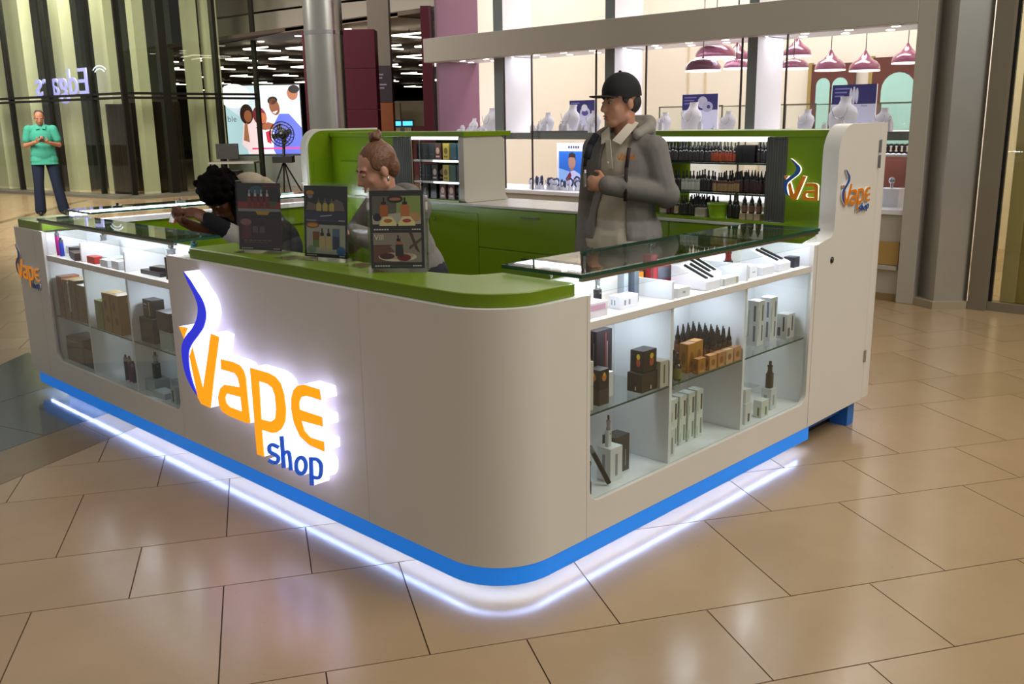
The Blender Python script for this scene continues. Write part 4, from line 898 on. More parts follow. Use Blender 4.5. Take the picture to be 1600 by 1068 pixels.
# ------------------------------------------------------------------ goods
RZL = -math.pi/2     # goods in the left case face -x
GOODP = printmat('carton_print')
def carton(name, loc, size, rz, col, label, cat='box', group=None, pr=None, rough=.4):
    w_, d_, h_ = size; t = thing(name, loc, label, cat, group, rz)
    mb = MB(); mb.box(loc[0]-w_/2, loc[1]-d_/2, loc[2], loc[0]+w_/2, loc[1]+d_/2, loc[2]+h_); mb.build('carton', mat('carton_'+col, col, rough), t, bevel=.0012)
    if pr:
        P = Print()
        for i, q in enumerate(pr): 
            if q[0] == 'o': P.oval(q[1]*w_, q[2]*h_, q[3]*w_, q[4]*h_, q[5], 1+i, n=10)
            else: P.rect(q[0]*w_, q[1]*h_, q[2]*w_, q[3]*h_, q[4], 1+i)
        P.build('print', frame_m((loc[0]-w_/2, loc[1]-d_/2-.0002, loc[2]), (1, 0, 0), (0, 0, 1), (0, -1, 0)), GOODP, t)
        P = Print()
        for i, q in enumerate(pr):
            if q[0] == 'o': P.oval(q[1]*d_, q[2]*h_, q[3]*d_, q[4]*h_, q[5], 1+i, n=10)
            else: P.rect(q[0]*d_, q[1]*h_, q[2]*d_, q[3]*h_, q[4], 1+i)
        P.build('print', frame_m((loc[0]-w_/2-.0002, loc[1]+d_/2, loc[2]), (0, -1, 0), (0, 0, 1), (-1, 0, 0)), GOODP, t)
    return t
def mod_device(loc, label, col='1b1b1d', h=.075, rz=0, w_=.028, tank='9a9aa0'):
    """box vaporiser with tank and mouthpiece"""
    t = thing('vape_device', loc, label, 'vape device', None, rz); x, y, z = loc
    mb = MB(); mb.prism([(x+a, y+b) for a, b in rrect(-w_/2, -w_*.4, w_/2, w_*.4, w_*.25, 3)], 'z', z, z+h); mb.build('body', mat('dev_'+col, col, .3), t)
    mb = MB(); mb.lathe([(w_*.36, h), (w_*.36, h+.008), (w_*.30, h+.01), (w_*.30, h+.028), (w_*.36, h+.03), (w_*.36, h+.036), (w_*.15, h+.038)], loc, 12); mb.build('tank', mat('tank_'+tank, tank, .2, .6), t, smooth=True)
    mb = MB(); mb.lathe([(w_*.14, h+.038), (w_*.2, h+.043), (w_*.17, h+.055)], loc, 10); mb.build('mouthpiece', BLACK, t)
    mb = MB(); mb.cyl((x, y-w_*.41, z+h*.8), (x, y-w_*.45, z+h*.8), .004, n=8); mb.build('button', CHROME, t)
    return t
def pen(loc, top, label, col, r=.008):
    t = thing('vape_pen', loc, label, 'vape pen'); p0 = Vector(loc); p1 = Vector(top); d = p1-p0
    mb = MB(); mb.cyl(p0, p0+d*.74, r, n=12); mb.build('battery', mat('pen_'+col, col, .3, .2), t, smooth=True)
    mb = MB(); mb.cyl(p0+d*.74, p0+d*.88, r*.95, n=12); mb.build('tank', mat('tank_8b8d94', '8b8d94', .2, .6), t, smooth=True)
    mb = MB(); mb.cyl(p0+d*.88, p1, r*.6, r*.45, n=10); mb.build('mouthpiece', BLACK, t, smooth=True); return t
def bottle(loc, label, group, glass='16120f', lab='2a2422', cap='0c0c0d', h=.10, r=.014, cone=False):
    t = thing('bottle', loc, label, 'bottle', group); hb = h*.58
    mb = MB(); mb.lathe([(r*.9, 0), (r, .003), (r, hb*.88), (r*.75, hb), (r*.45, hb+.004), (r*.45, hb+.01)], loc, 12); mb.build('body', mat('bottle_'+glass, glass, .12, coat=.5), t, smooth=True)
    mb = MB(); mb.lathe([(r*1.03, hb*.12), (r*1.03, hb*.78)], loc, 12); mb.build('label', mat('lab_'+lab, lab, .5, var=.25, vs_=90), t, smooth=True)
    pr = [(r*.62, hb+.004), (r*.62, hb+.016), (r*.3, hb+.022), (r*.3, h)] if not cone else [(r*.8, hb+.002), (r*.8, hb+.012), (r*.5, hb+.02), (r*.15, h)]
    mb = MB(); mb.lathe(pr, loc, 10); mb.build('cap', mat('cap_'+cap, cap, .4), t, smooth=True); return t
# --- back shelf rows
def row(ys, z, label, group, x=2.27, x2=None, **kw):
    b0 = None
    for y in ys:
        for xx in ((x,) if x2 is None else (x, x2)):
            loc = (xx+random.uniform(-.006, .006), y+random.uniform(-.002, .002), z)
            if b0 is None: b0 = bottle(loc, label, group, **kw)
            else: dup(b0, loc, random.uniform(0, 6), scale=(1, 1, random.uniform(.95, 1.06)))
def ysp(p0, p1, n): return [1.0-(p0+(p1-p0)*i/max(1, n-1)-1040)*.58/160 for i in range(n)]
Z1, Z2, Z3 = 1.2845, 1.1375, 1.0125
row(ysp(1026, 1112, 15), Z1, 'small black dropper bottle on the top shelf beside the capped man', 'black bottles on the top shelf', x2=2.36, r=.013)
row(ysp(1117, 1150, 7), Z1, 'dropper bottle with orange label on the top shelf', 'orange label bottles on the top shelf', lab='8f3a1c', glass='3a1d10', r=.0125)
for i in range(3): carton('carton', (2.28, ysp(1159, 1178, 3)[i], Z1), (.05, .033, .085), 0, '121214', 'black carton, %s of three on the top bottle shelf' % ('leftmost', 'middle', 'rightmost')[i], pr=None)
row(ysp(1186, 1198, 3), Z1, 'tall black bottle with pointed cap at the right end of the top shelf', 'pointed bottles on the top shelf', h=.115, cone=True, r=.012)
row(ysp(1048, 1062, 3), Z2, 'black dropper bottle at the left end of the middle shelf', 'black bottles on the middle shelf left')
row(ysp(1069, 1096, 6), Z2, 'clear dropper bottle with black cap on the middle shelf', 'clear bottles on the middle shelf', glass='8f8f88', lab='c9c6bd', r=.012)
row(ysp(1100, 1116, 4), Z2, 'black dropper bottle between clear and cream labelled bottles', 'black bottles mid shelf centre', h=.108)
row(ysp(1121, 1158, 9), Z2, 'amber dropper bottle with cream label on the middle shelf', 'cream label bottles on the middle shelf', glass='40200f', lab='a08258', x2=2.35, r=.012)
row(ysp(1163, 1197, 8), Z2, 'dark bottle with pointed cap right on the middle shelf', 'pointed bottles on the middle shelf', h=.112, cone=True, lab='3c1f1a', r=.012)
row(ysp(1034, 1040, 2), Z3, 'pale bottle with black cap at the left end of the bottom shelf', 'pale bottles on the bottom shelf', lab='b5ad98', glass='7d7768')
row(ysp(1046, 1054, 2), Z3, 'dark red dropper bottle on the bottom shelf', 'red bottles on the bottom shelf', lab='4d1f22')
row([ysp(1060, 1060, 1)[0]], Z3, 'single cream labelled bottle on the bottom shelf', None, lab='b09c7c', h=.105)
row(ysp(1068, 1110, 11), Z3, 'black dropper bottle in the long bottom shelf row', 'black bottles on the bottom shelf', x2=2.36, r=.0125)
carton('carton', (2.25, ysp(1106, 1106, 1)[0], Z3), (.05, .06, .045), 0, 'b3aa96', 'small cream carton beside the green basket on the bottle shelf')
t = thing('basket', (2.265, ysp(1128, 1128, 1)[0], Z3), 'small lime green basket on the bottom bottle shelf', 'basket')
yb = ysp(1128, 1128, 1)[0]
mb = MB(); mb.lathe([(.0, .0), (.042, 0), (.052, .062), (.056, .064), (.056, .072), (.049, .072), (.04, .008), (.0, .008)], (2.265, yb, Z3), 20); mb.build('bowl', mat('lime_plastic', '8fb51e', .4), t, smooth=True)
row(ysp(1146, 1157, 3), Z3, 'dark bottle just right of the green basket', 'bottles right of the green basket', h=.115)
for i in range(3):
    pz = ysp(1170, 1192, 3)[i]
    carton('carton', (2.26, pz, Z3), (.04, .034, .03), 0, 'b49a7c', 'tan carton under a pointed bottle, %s of three' % ('left', 'middle', 'right')[i])
    bottle((2.26, pz, Z3+.0305), 'pointed bottle with tan label standing on a carton, %s of three' % ('left', 'middle', 'right')[i], 'pointed bottles on cartons', lab='7c5a44', cone=True, h=.085, r=.0135)
# --- boxes in the left cabinet
def ysq(px): return 2.99-(px-640)*.48/80
for zi, (z, items) in enumerate(((1.2625, ((647, '15191a', None), (657, '191c1c', None), (667, '1c2422', None), (677, '4a2f2b', 'c9a48c'), (690, 'b09a3c', '6a5a18'), (702, '27484e', None), (713, '2c6a86', 'a0303c'))),
                                 (1.1265, ((650, '101415', None), (660, '161a1a', None), (671, '1c1a1d', 'b9a094'), (689, 'a3923c', '5a4c12'), (700, '2b4a3e', None), (711, '1f2f33', None))),
                                 (1.0125, ((655, '121516', None), (668, '15181a', None), (683, '53302a', 'd0a890'), (697, '53302a', 'd0a890'), (713, '2a7186', '9c3a40'))))):
    for j, (px, c, f) in enumerate(items):
        pr = [('o', .5, .55, .3, .2, f), (.2, .15, .8, .25, f)] if f else [(.2, .3, .8, .36, '3a4240')]
        nm = {'b09a3c': 'yellow', 'a3923c': 'mustard', '2c6a86': 'blue', '2a7186': 'turquoise', '53302a': 'red-brown', '4a2f2b': 'brown', '27484e': 'teal', '2b4a3e': 'green'}.get(c, 'black')
        carton('carton', (2.29, ysq(px), z), (.09, .058, .105), 0, c, '%s carton, number %s from the left on the %s shelf behind the woman' % (nm, ('one', 'two', 'three', 'four', 'five', 'six', 'seven')[j], ('top', 'middle', 'bottom')[zi]), pr=pr)

# --- right display case: top shelf
ZT = .8655
carton('carton', (.505, .085, ZT), (.12, .09, .05), 0, 'dfd8dc', 'white carton with pink print at the left end of the top shelf', pr=[(.1, .5, .9, .85, 'c9a0b4')])
mod_device((.66, .16, ZT), 'black vape mod with tank on the lit top shelf by the corner', h=.06)
carton('carton', (.705, .08, ZT), (.10, .05, .045), 0, 'e0e2e6', 'white carton with grey print in front of the slim dark cases', pr=[(.2, .3, .3, .7, '8c9098'), (.45, .3, .55, .7, '8c9098')])
carton('carton', (.80, .11, ZT), (.025, .03, .13), 0, '4b535c', 'tall slim dark slate case, the right one of two on the top shelf')
carton('carton', (.765, .13, ZT), (.025, .03, .11), 0, '9ba3aa', 'tall slim light grey case beside the slate one')
carton('carton', (.99, .245, ZT), (.07, .04, .07), .2, 'd07c14', 'orange curved leaflet box behind the first divider')
carton('carton', (1.07, .235, ZT), (.04, .04, .13), 0, '9c1f2c', 'tall red carton behind the first divider of the top shelf', pr=[(.1, .1, .4, .9, '4a2028')])
carton('carton', (1.13, .243, ZT), (.11, .05, .08), -.12, '8f1c26', 'red and grey angled device box in the middle bay', pr=[(.3, .35, .95, .95, '5d6270')])
def wedge(loc, label, w_=.10, d_=.18, h_=.085):
    x, y, z = loc; t = thing('pen_display', loc, label, 'display stand')
    mb = MB(); mb.prism([(y-d_/2, z), (y+d_/2, z), (y+d_/2, z+h_), (y+d_*.3, z+h_), (y-d_/2, z+h_*.4)], 'x', x-w_/2, x+w_/2); mb.build('stand', mat('gloss_white', 'e4e6ea', .25, var=.02), t, bevel=.002)
    dv = Vector((0, d_*.8, h_*.6)).normalized(); c = Vector((x, y-d_*.08, z+h_*.72))
    for k in (-.02, .02):
        mb = MB(); mb.cyl(c+Vector((k, 0, 0))-dv*.055, c+Vector((k, 0, 0))+dv*.055, .008, n=10); mb.build('pen', BLACK, t, smooth=True)
wedge((1.20, .112, ZT), 'white sloped display stand with two black pens, middle bay', d_=.16)
wedge((1.36, .20, ZT), 'white sloped display stand with black pens behind the second divider', d_=.15)
wedge((1.77, .13, ZT), 'white sloped display stand with black pens, right bay')
carton('carton', (1.0, .06, ZT), (.08, .06, .035), 0, 'dadcde', 'small white carton left of the middle pen stand', pr=[(.4, .4, .6, .6, '9a9a90')])
carton('carton', (1.33, .055, ZT), (.10, .05, .03), 0, 'd8dad6', 'low white carton right of the middle pen stand', pr=[(.8, .1, .98, .9, 'b0ae98')])
mod_device((1.58, .2, ZT), 'black and red tank device in the right bay of the top shelf', h=.05, w_=.04, tank='7a2226')
carton('carton', (1.53, .075, ZT), (.06, .05, .05), 0, 'd9dbdc', 'small white carton at the left of the right bay', pr=[(.3, .4, .7, .5, '9094a0')])
carton('carton', (1.63, .07, ZT), (.09, .06, .035), 0, 'dfe1e4', 'flat white carton before the right pen stand')
carton('carton', (1.885, .07, ZT), (.05, .05, .045), 0, '23242c', 'small black carton at the right end of the top shelf')
# --- right case: glass shelf
ZM = .5455
carton('carton', (.475, .075, ZM), (.06, .05, .085), 0, 'cfc8ba', 'cream carton with dark script print, lower of the stack by the corner', pr=[(.3, .15, .6, .85, '5a544c')])
carton('carton', (.475, .075, ZM+.086), (.06, .05, .085), 0, 'd4cebf', 'cream carton with dark script print, top of the stack by the corner', pr=[(.3, .15, .6, .85, '5a544c')])
carton('carton', (.575, .085, ZM), (.055, .05, .055), 0, '3d332c', 'plain dark brown carton under a black one by the corner')
carton('carton', (.575, .085, ZM+.056), (.055, .05, .07), 0, '17161a', 'black carton with orange flower print on a brown carton', pr=[('o', .5, .6, .22, .2, 'c0702c'), ('o', .5, .75, .12, .1, 'd0a83c')])
carton('carton', (.62, .24, ZM), (.09, .04, .2), 0, '4a57a8', 'tall blue carton with red panel at the back of the first bay', pr=[(.35, .35, .75, .8, '8c3040'), (.1, .1, .25, .9, 'a9b4e0')])
carton('carton', (.745, .215, ZM), (.09, .04, .215), 0, '221c22', 'tall black carton with red lightning streaks in the first bay', pr=[(.55, .1, .62, .95, '8c2c34'), (.65, .3, .7, .8, 'b0a0a0')])
carton('carton', (.672, .12, ZM), (.025, .03, .09), 0, 'd9dde0', 'slim white carton before the lightning carton')
t = thing('wire_stand', (.61, .17, ZM), 'small chrome wire stand before the blue carton', 'stand'); mb = MB(); mb.tube([(.585, .17, ZM), (.585, .17, ZM+.13), (.60, .17, ZM+.145), (.62, .17, ZM+.145), (.635, .17, ZM+.13), (.635, .17, ZM)], .003, 6); mb.build('wire', CHROME, t)
carton('carton', (.815, .075, ZM), (.095, .065, .07), 0, '2b2422', 'black brown carton carrying the flower printed carton', pr=[(.55, .1, .62, .3, 'c9c4bc')])
carton('carton', (.82, .075, ZM+.071), (.08, .058, .08), 0, '1d1b1c', 'black carton with yellow and red flower print on top of a darker one', pr=[('o', .62, .45, .16, .2, 'a84a34'), ('o', .62, .72, .14, .13, 'd8b82c')])
carton('carton', (.889, .065, ZM), (.05, .068, .10), 0, 'b9b4a8', 'beige carton with dark print leaning on the first divider', pr=[(.4, .15, .6, .85, '6a6458')])
b0 = None
for i, x in enumerate((1.395, 1.358, 1.321, 1.284)):
    for j in range(7):
        loc = (x, .072+j*.0285, ZM)
        if b0 is None: b0 = bottle(loc, 'amber bottle with tall pointed black cap in the ranks of the middle bay', 'pointed bottles in the middle bay', glass='2a150d', lab='7a4a34', cone=True, h=.135, r=.0135)
        else: dup(b0, loc, random.uniform(0, 6))
b1 = None
for i, (x, y) in enumerate(((.958, .13), (.995, .13), (1.03, .13), (.958, .085), (.993, .085), (1.028, .085), (1.0, .05))):
    loc = (x, y, ZM)
    if b1 is None: b1 = bottle(loc, 'short dark dropper bottle with olive label at the left of the middle bay', 'olive label bottles in the middle bay', glass='1c120d', lab='6d6a30', h=.105, r=.016)
    else: dup(b1, loc, random.uniform(0, 6))
for i, (x, y, h, c, l) in enumerate(((1.125, .09, .115, 'b07a34', 'tall orange carton left of its twin before the pointed bottles'), (1.185, .095, .115, 'b4803a', 'tall orange carton right of its twin before the pointed bottles'), (1.14, .045, .06, 'a86f30', 'low orange carton in front of the tall orange pair'), (1.215, .042, .06, 'b98552', 'low orange carton with figure print right of the tall pair'), (1.275, .042, .06, 'b07c50', 'low tan carton in the middle of the bottle bay'), (1.335, .042, .06, 'c4a27c', 'low pale tan carton near the second divider'), (1.395, .042, .06, 'b98a68', 'low tan carton touching the second divider'))):
    carton('carton', (x, y, ZM), (.052, .04 if h > .1 else .026, h), 0, c, l, pr=[('o', .5, .5, .25, .22, '8a5a2a'), (.2, .1, .8, .2, 'c9a060')])
for i, (x, y, h, l) in enumerate(((1.50, .10, .19, 'tall white carton strip with green print at the second divider'), (1.69, .12, .195, 'tall slim white carton, left of the pair in the right bay'), (1.80, .12, .195, 'tall slim white carton, right of the pair in the right bay'))):
    carton('carton', (x, y, ZM), (.055, .05, h), 0, 'dfe3e6', l, pr=[(.6, .1, .8, .45, '70767c'), (.6, .55, .8, .9, '70767c'), (.1, .2, .2, .8, 'b4c8b4')] if i else [(.3, .1, .6, .5, '8aa07c'), (.3, .6, .6, .8, '55504c')])
carton('carton', (1.90, .09, ZM), (.07, .05, .11), 0, 'c9ccca', 'silver grey carton with black figure print at the right end', pr=[(.6, .3, .75, .9, '2c2c2e'), (.1, .1, .4, .45, '5c5e60')])
# --- right case: floor
ZB = .2435
mb = MB(); t = thing('vape_device', (.49, .07, ZB), 'dark tapered stand-up device at the lower left corner of the case', 'vape device')
mb = MB(); mb.lathe([(.02, 0), (.02, .04), (.017, .05), (.017, .10), (.019, .105), (.019, .115), (.0, .115)], (.49, .07, ZB), 14); mb.build('body', mat('dark_steel', '2d2a28', .3, .5), t, smooth=True)
mb = MB(); mb.cyl((.49, .07, ZB+.115), (.49, .07, ZB+.125), .008); mb.build('mouthpiece', BLACK, t)
pen((.60, .055, ZB+.009), (.545, .11, ZB+.165), 'black pen leaning against the white carton on the case floor', '1f1d1d', .009)
carton('carton', (.655, .095, ZB), (.07, .06, .125), 0, 'd5d8da', 'white carton with grey device picture on the case floor', pr=[(.4, .15, .6, .8, '8c8e92')])
mod_device((.645, .095, ZB+.1255), 'slim white and black device on the white carton', col='c7c9cb', h=.06, w_=.022)
carton('carton', (.735, .13, ZB), (.085, .06, .14), 0, '3c3c3d', 'dark grey carton right of the white one on the case floor', pr=[(.7, .15, .74, .6, 'a8a8a8')])
carton('carton', (.56, .22, ZB), (.11, .06, .12), 0, 'c4c9ce', 'pale grey carton at the back of the first floor bay', pr=[(.5, .2, .6, .8, '9aa0a8')])
carton('carton', (.985, .075, ZB), (.04, .04, .11), 0, 'd3d7d9', 'slim white carton carrying a black pen beside the first divider', pr=[(.4, .1, .65, .7, '8c9094')])
pen((.975, .075, ZB+.1105), (.975, .075, ZB+.235), 'black pen standing on the slim white carton', '191919', .011)
n = 0
for ix, x in enumerate((1.07, 1.13, 1.19, 1.25)):
    for k in range(3):
        if (ix, k) in ((0, 2), (3, 2)): continue
        carton('carton', (x, .13 if k < 2 else .2, ZB+k*.1005), (.045, .05, .1), 0, 'd4dbd6', 'white and green carton, %s column and %s of the stacked group' % (('first', 'second', 'third', 'fourth')[ix], ('bottom', 'second', 'top')[k]), pr=[(.6, .15, .85, .8, '4a4a40' if k else '7c8a70'), (.1, .1, .25, .5, 'a8c4a0')])
t = thing('acrylic_stand', (1.64, .15, ZB), 'clear acrylic step stand on the floor of the right bay', 'stand')
mb = MB(); mb.box(1.58, .10, ZB+.115, 1.72, .2, ZB+.119); mb.box(1.58, .10, ZB, 1.584, .2, ZB+.1145); mb.box(1.716, .10, ZB, 1.72, .2, ZB+.1145); mb.build('body', ACRYL, t)
carton('carton', (1.78, .09, ZB), (.05, .05, .095), 0, 'd0d5d7', 'white carton under the black device in the right bay', pr=[(.3, .2, .6, .7, '9aa0a4')])
mod_device((1.78, .09, ZB+.0955), 'black device with ribbed tank on a white carton in the right bay', h=.065, w_=.034, tank='2a2a2c')
carton('carton', (1.66, .06, ZB), (.06, .04, .075), 0, 'd6dad4', 'white carton with green print before the acrylic stand', pr=[(.5, .1, .75, .6, '6c8a5c')])
carton('carton', (1.53, .07, ZB), (.05, .05, .09), 0, 'd6d8da', 'white carton beside the second divider on the case floor', pr=[(.4, .1, .7, .5, '4c4c50')])
carton('carton', (1.53, .07, ZB+.0905), (.04, .04, .06), 0, 'cdd0d2', 'small white carton stacked beside the second divider')
# --- left display case
ZT = .8305
carton('carton', (.14, 3.43, ZT), (.06, .05, .04), RZL, 'b9bcbc', 'grey carton at the far left of the left case top shelf')
pen((.055, 3.40, ZT), (.055, 3.405, ZT+.135), 'pink vape pen standing on the left case top shelf', 'c22a8c', .012)
pen((.05, 3.345, ZT), (.05, 3.345, ZT+.10), 'blue vape pen standing beside the pink one', '3d4fc0', .012)
carton('carton', (.14, 3.24, ZT), (.16, .1, .05), RZL+.3, '3b3637', 'dark grey device case lying open by the pens')
carton('carton', (.07, 3.15, ZT), (.14, .08, .04), RZL-.2, '4a342a', 'dark brown leather case left of the first divider')
mod_device((.19, 3.13, ZT+.02), 'dark clip shaped device at the back of the left case', col='2c3134', h=.06, w_=.05)
carton('carton', (.06, 2.94, ZT), (.09, .05, .035), RZL, 'a82a26', 'bright red carton right of the first divider')
carton('carton', (.12, 2.83, ZT), (.14, .09, .035), RZL, 'a8b4b0', 'pale grey green flat pack in the centre of the top shelf')
carton('carton', (.055, 2.77, ZT), (.09, .05, .035), RZL, 'd4d8da', 'white flat carton before the grey green pack')
carton('carton', (.055, 2.64, ZT), (.08, .05, .04), RZL, 'd9dcde', 'white flat carton left of the second divider')
carton('carton', (.17, 2.70, ZT), (.08, .05, .05), RZL, '7cb878', 'pale green pack at the back of the centre bay')
carton('carton', (.10, 2.32, ZT), (.20, .09, .02), RZL, '37302f', 'flat dark leather pouch in the right bay of the left case')
carton('carton', (.10, 2.28, ZT+.0205), (.12, .06, .02), RZL+.2, '2c2626', 'small dark pouch lying on the leather pouch')
mod_device((.08, 2.14, ZT), 'large black vape mod at the right end of the left case', col='1d1c20', h=.10, w_=.06)
mod_device((.17, 2.10, ZT), 'black device with glass tank behind the large mod', col='101316', h=.12, w_=.05, tank='2f5560')
ZM = .4955
bp = [(.1, .1, .9, .14, '6a4a2c'), (.1, .55, .9, .6, '6a4a2c'), ('o', .3, .75, .1, .07, '5a3c22'), ('o', .7, .35, .1, .08, '5a3c22')]
for i, (y, w_, h, c) in enumerate(((3.42, .07, .22, '7a4a30'), (3.335, .075, .21, '7d6238'), (3.245, .08, .215, '6e5c34'), (3.14, .11, .20, '7a6238'))):
    carton('carton', (.09, y, ZM), (w_, .1, h), RZL, c, 'tall brown patterned carton, %s in the left bay' % ('first from the left', 'second from the left', 'third from the left', 'widest and rightmost')[i], pr=bp)
carton('carton', (.045, 3.29, ZM+.04), (.012, .02, .16), RZL, 'd9d4c4', 'narrow white strip pack in front of the brown cartons')
for i, (y, h, c) in enumerate(((2.90, .15, '6f7a3a'), (2.80, .20, '94763f'), (2.70, .20, '9a7440'))):
    carton('carton', (.07, y, ZM), (.09, .08, h), RZL, c, ('olive carton behind the two patterned tan cartons', 'tan carton with dark blotches, left of the pair in the centre bay', 'tan carton with dark blotches, right of the pair in the centre bay')[i], pr=None if i == 0 else [('o', .4, .7, .2, .12, '6b4a26'), ('o', .6, .35, .2, .1, '6b4a26')])
carton('carton', (.17, 2.66, ZM), (.08, .06, .28), RZL, 'c4d0c0', 'tall white carton with green print at the back of the centre bay', pr=[(.1, .1, .9, .4, '86a85a'), ('o', .5, .7, .25, .08, '8a9aa8')])
carton('carton', (.18, 2.77, ZM), (.06, .05, .285), RZL, '8a8350', 'tall khaki carton at the back of the centre bay')
carton('carton', (.10, 2.42, ZM), (.14, .09, .12), RZL, '2a2626', 'large black carton under the one with gold stripe')
carton('carton', (.10, 2.42, ZM+.1205), (.10, .06, .085), RZL, '1c1c1e', 'black carton with gold stripe and white lettering bars', pr=[(.6, .1, .72, .9, 'b0963c'), (.1, .7, .45, .76, 'b8b8b8'), (.1, .5, .4, .55, '909090')])
carton('carton', (.17, 2.26, ZM), (.10, .05, .235), RZL, '24272b', 'black carton with white bars at the back of the right bay', pr=[(.1, .8, .6, .84, 'b8b8b8'), (.1, .7, .5, .74, 'b8b8b8')])
carton('carton', (.09, 2.22, ZM), (.12, .08, .085), RZL, 'a9b6ba', 'pale grey carton under the dark one beside the logo panel')
carton('carton', (.09, 2.22, ZM+.0855), (.13, .09, .09), RZL, '37373a', 'dark grey carton on a pale one beside the logo panel')
ZB = .2435
carton('carton', (.11, 3.34, ZB), (.22, .12, .09), RZL, '2c2c28', 'dark wrapped pack on the floor of the left bay', pr=[(.1, .3, .9, .35, '3e3e38')])
carton('carton', (.11, 3.33, ZB+.0905), (.20, .12, .05), RZL+.06, '45453f', 'grey wrapped pack lying on the dark one', pr=[(.1, .4, .9, .6, '64645a')])
carton('carton', (.11, 3.14, ZB), (.16, .12, .10), RZL, '26221f', 'dark brown pack beside the wrapped packs on the case floor')
for i, (y, c, h) in enumerate(((2.76, '3a2436', .13), (2.715, '7c2c66', .13), (2.68, '4a2840', .11))):
    pen((.08, y, ZB), (.085, y+.012, ZB+h), ('dark plum pen, leftmost of three', 'magenta pen, middle of three', 'plum pen, rightmost of three')[i]+' on the case floor', c, .011)
mod_device((.075, 2.605, ZB), 'small grey device right of the three plum pens', col='3a3a3e', h=.055, w_=.03)
carton('carton', (.10, 2.46, ZB), (.10, .08, .06), RZL, 'a9b2b4', 'pale grey carton carrying a black device on the left case floor')
mod_device((.10, 2.46, ZB+.0605), 'tall black device on a pale carton in the left case', col='14161a', h=.075, w_=.036)
carton('carton', (.065, 2.32, ZB), (.12, .06, .03), RZL, 'b9c0c2', 'flat pale carton with silver edge on the left case floor')
carton('carton', (.155, 2.29, ZB), (.12, .08, .07), RZL, '9aa5a8', 'grey carton at the back right of the left case floor')
mod_device((.13, 2.17, ZB), 'black device standing at the right end of the left case floor', col='18191c', h=.11, w_=.036)
carton('carton', (.06, 2.18, ZB), (.05, .04, .08), RZL, 'b4bcbe', 'small pale carton with dark print by the panel edge', pr=[(.3, .1, .6, .8, '50545a')])
# ------------------------------------------------------------------ menu stands on the green worktop
def menu(a, b, label, draw):
    a = Vector((*a, 1.0005)); b = Vector((*b, 1.0005)); u = (b-a); W = u.length; u.normalize(); nrm = Vector((u.y, -u.x, 0))
    if nrm.dot(CAM-a) < 0: nrm = -nrm
    H = .285; tilt = (UPV*math.cos(.07)-nrm*math.sin(.07)); c = (a+b)/2
    t = thing('menu_holder', c, label, 'menu stand')
    def sheet(name, off, w0, w1, z0, z1, th, m):
        mb = MB(); o = a+nrm*off; vs = []
        for k in (0, th):
            for x, z in ((w0, z0), (w1, z0), (w1, z1), (w0, z1)): vs.append(o+u*x+tilt*z-nrm*k)
        mb.add(vs, [(0, 1, 2, 3), (7, 6, 5, 4), (4, 5, 1, 0), (5, 6, 2, 1), (6, 7, 3, 2), (7, 4, 0, 3)]); return mb.build(name, m, t)
    sheet('front_panel', .004, -.006, W+.006, 0.004, H, .002, ACRYL)
    sheet('back_panel', -.04, -.006, W+.006, 0.004, H, .003, ACRYL)
    s = sheet('card', .0008, 0, W, .012, H-.008, .001, mat('card_back', '24201f', .5))
    for x0, x1 in ((-.009, -.006), (W+.006, W+.009)):
        sheet('side_panel', .004, x0, x1, .004, H, .048, ACRYL)
    mb = MB(); o = c; M3 = Matrix((u, nrm, UPV)).transposed(); mb.obox(c-nrm*.02+UPV*.002, (W/2+.01, .05, .0018), M3); mb.build('base', ACRYL, t)
    P = Print(); draw(P, W, H-.02); P.build('print', frame_m(a+nrm*.0012+tilt*.012, u, tilt, nrm), printmat('menu_print'), s)
def btl(P, x, y, w_, h, c, cap, z):
    P.rect(x-w_/2, y, x+w_/2, y+h*.55, c, z); P.poly([(x-w_/2, y+h*.55), (x+w_/2, y+h*.55), (x+w_*.2, y+h*.65), (x-w_*.2, y+h*.65)], c, z); P.rect(x-w_*.28, y+h*.63, x+w_*.28, y+h*.78, cap, z+1); P.rect(x-w_*.1, y+h*.78, x+w_*.1, y+h, cap, z+1)
def dashes(P, x0, x1, y, h, c, z, n=6):
    for i in range(n): P.rect(x0+(x1-x0)*i/n, y, x0+(x1-x0)*(i+.75)/n, y+h, c, z)
def d1(P, W, H):
    P.rect(0, 0, W, H, '1d171f'); P.rect(0, H*.5, W, H, '1c2028', 1); P.rect(0, H*.04, W, H*.48, '33202f', 1); P.oval(W*.45, H*.9, W*.16, H*.06, '2a5a70', 2); P.rect(W*.6, H*.92, W*.97, H*.98, '4a1a26', 2)
    P.rect(0, H*.62, W, H*.72, '8d2a24', 2); P.rect(0, H*.58, W, H*.63, '8a8a92', 2); P.rect(W*.7, H*.66, W*.9, H*.73, '3c5a30', 3)
    for i in range(4): btl(P, W*(.28+.14*i), H*.64, W*.10, H*.26, '6b2c30', 'b9bcc0', 4)
    P.poly([(W*.42, H*.58), (W*.75, H*.58), (W*.7, H*.53), (W*.46, H*.53)], 'b08a20', 6)
    P.oval(W*.18, H*.42, W*.13, H*.05, '8a5a66', 3); P.poly([(W*.08, H*.16), (W*.3, H*.18), (W*.3, H*.4), (W*.1, H*.42)], '5c2433', 2)
    for i in range(2): btl(P, W*(.4+.16*i), H*.26, W*.12, H*.16, '5a5560', '2c2a30', 4)
    dashes(P, W*.12, W*.8, H*.14, H*.012, '7a6a70', 4); dashes(P, W*.12, W*.7, H*.11, H*.012, '6a4a52', 4); dashes(P, W*.06, W*.34, H*.02, H*.015, 'a8a8a8', 4); dashes(P, W*.82, W*.97, H*.02, H*.015, 'a8a8a8', 4, 3)
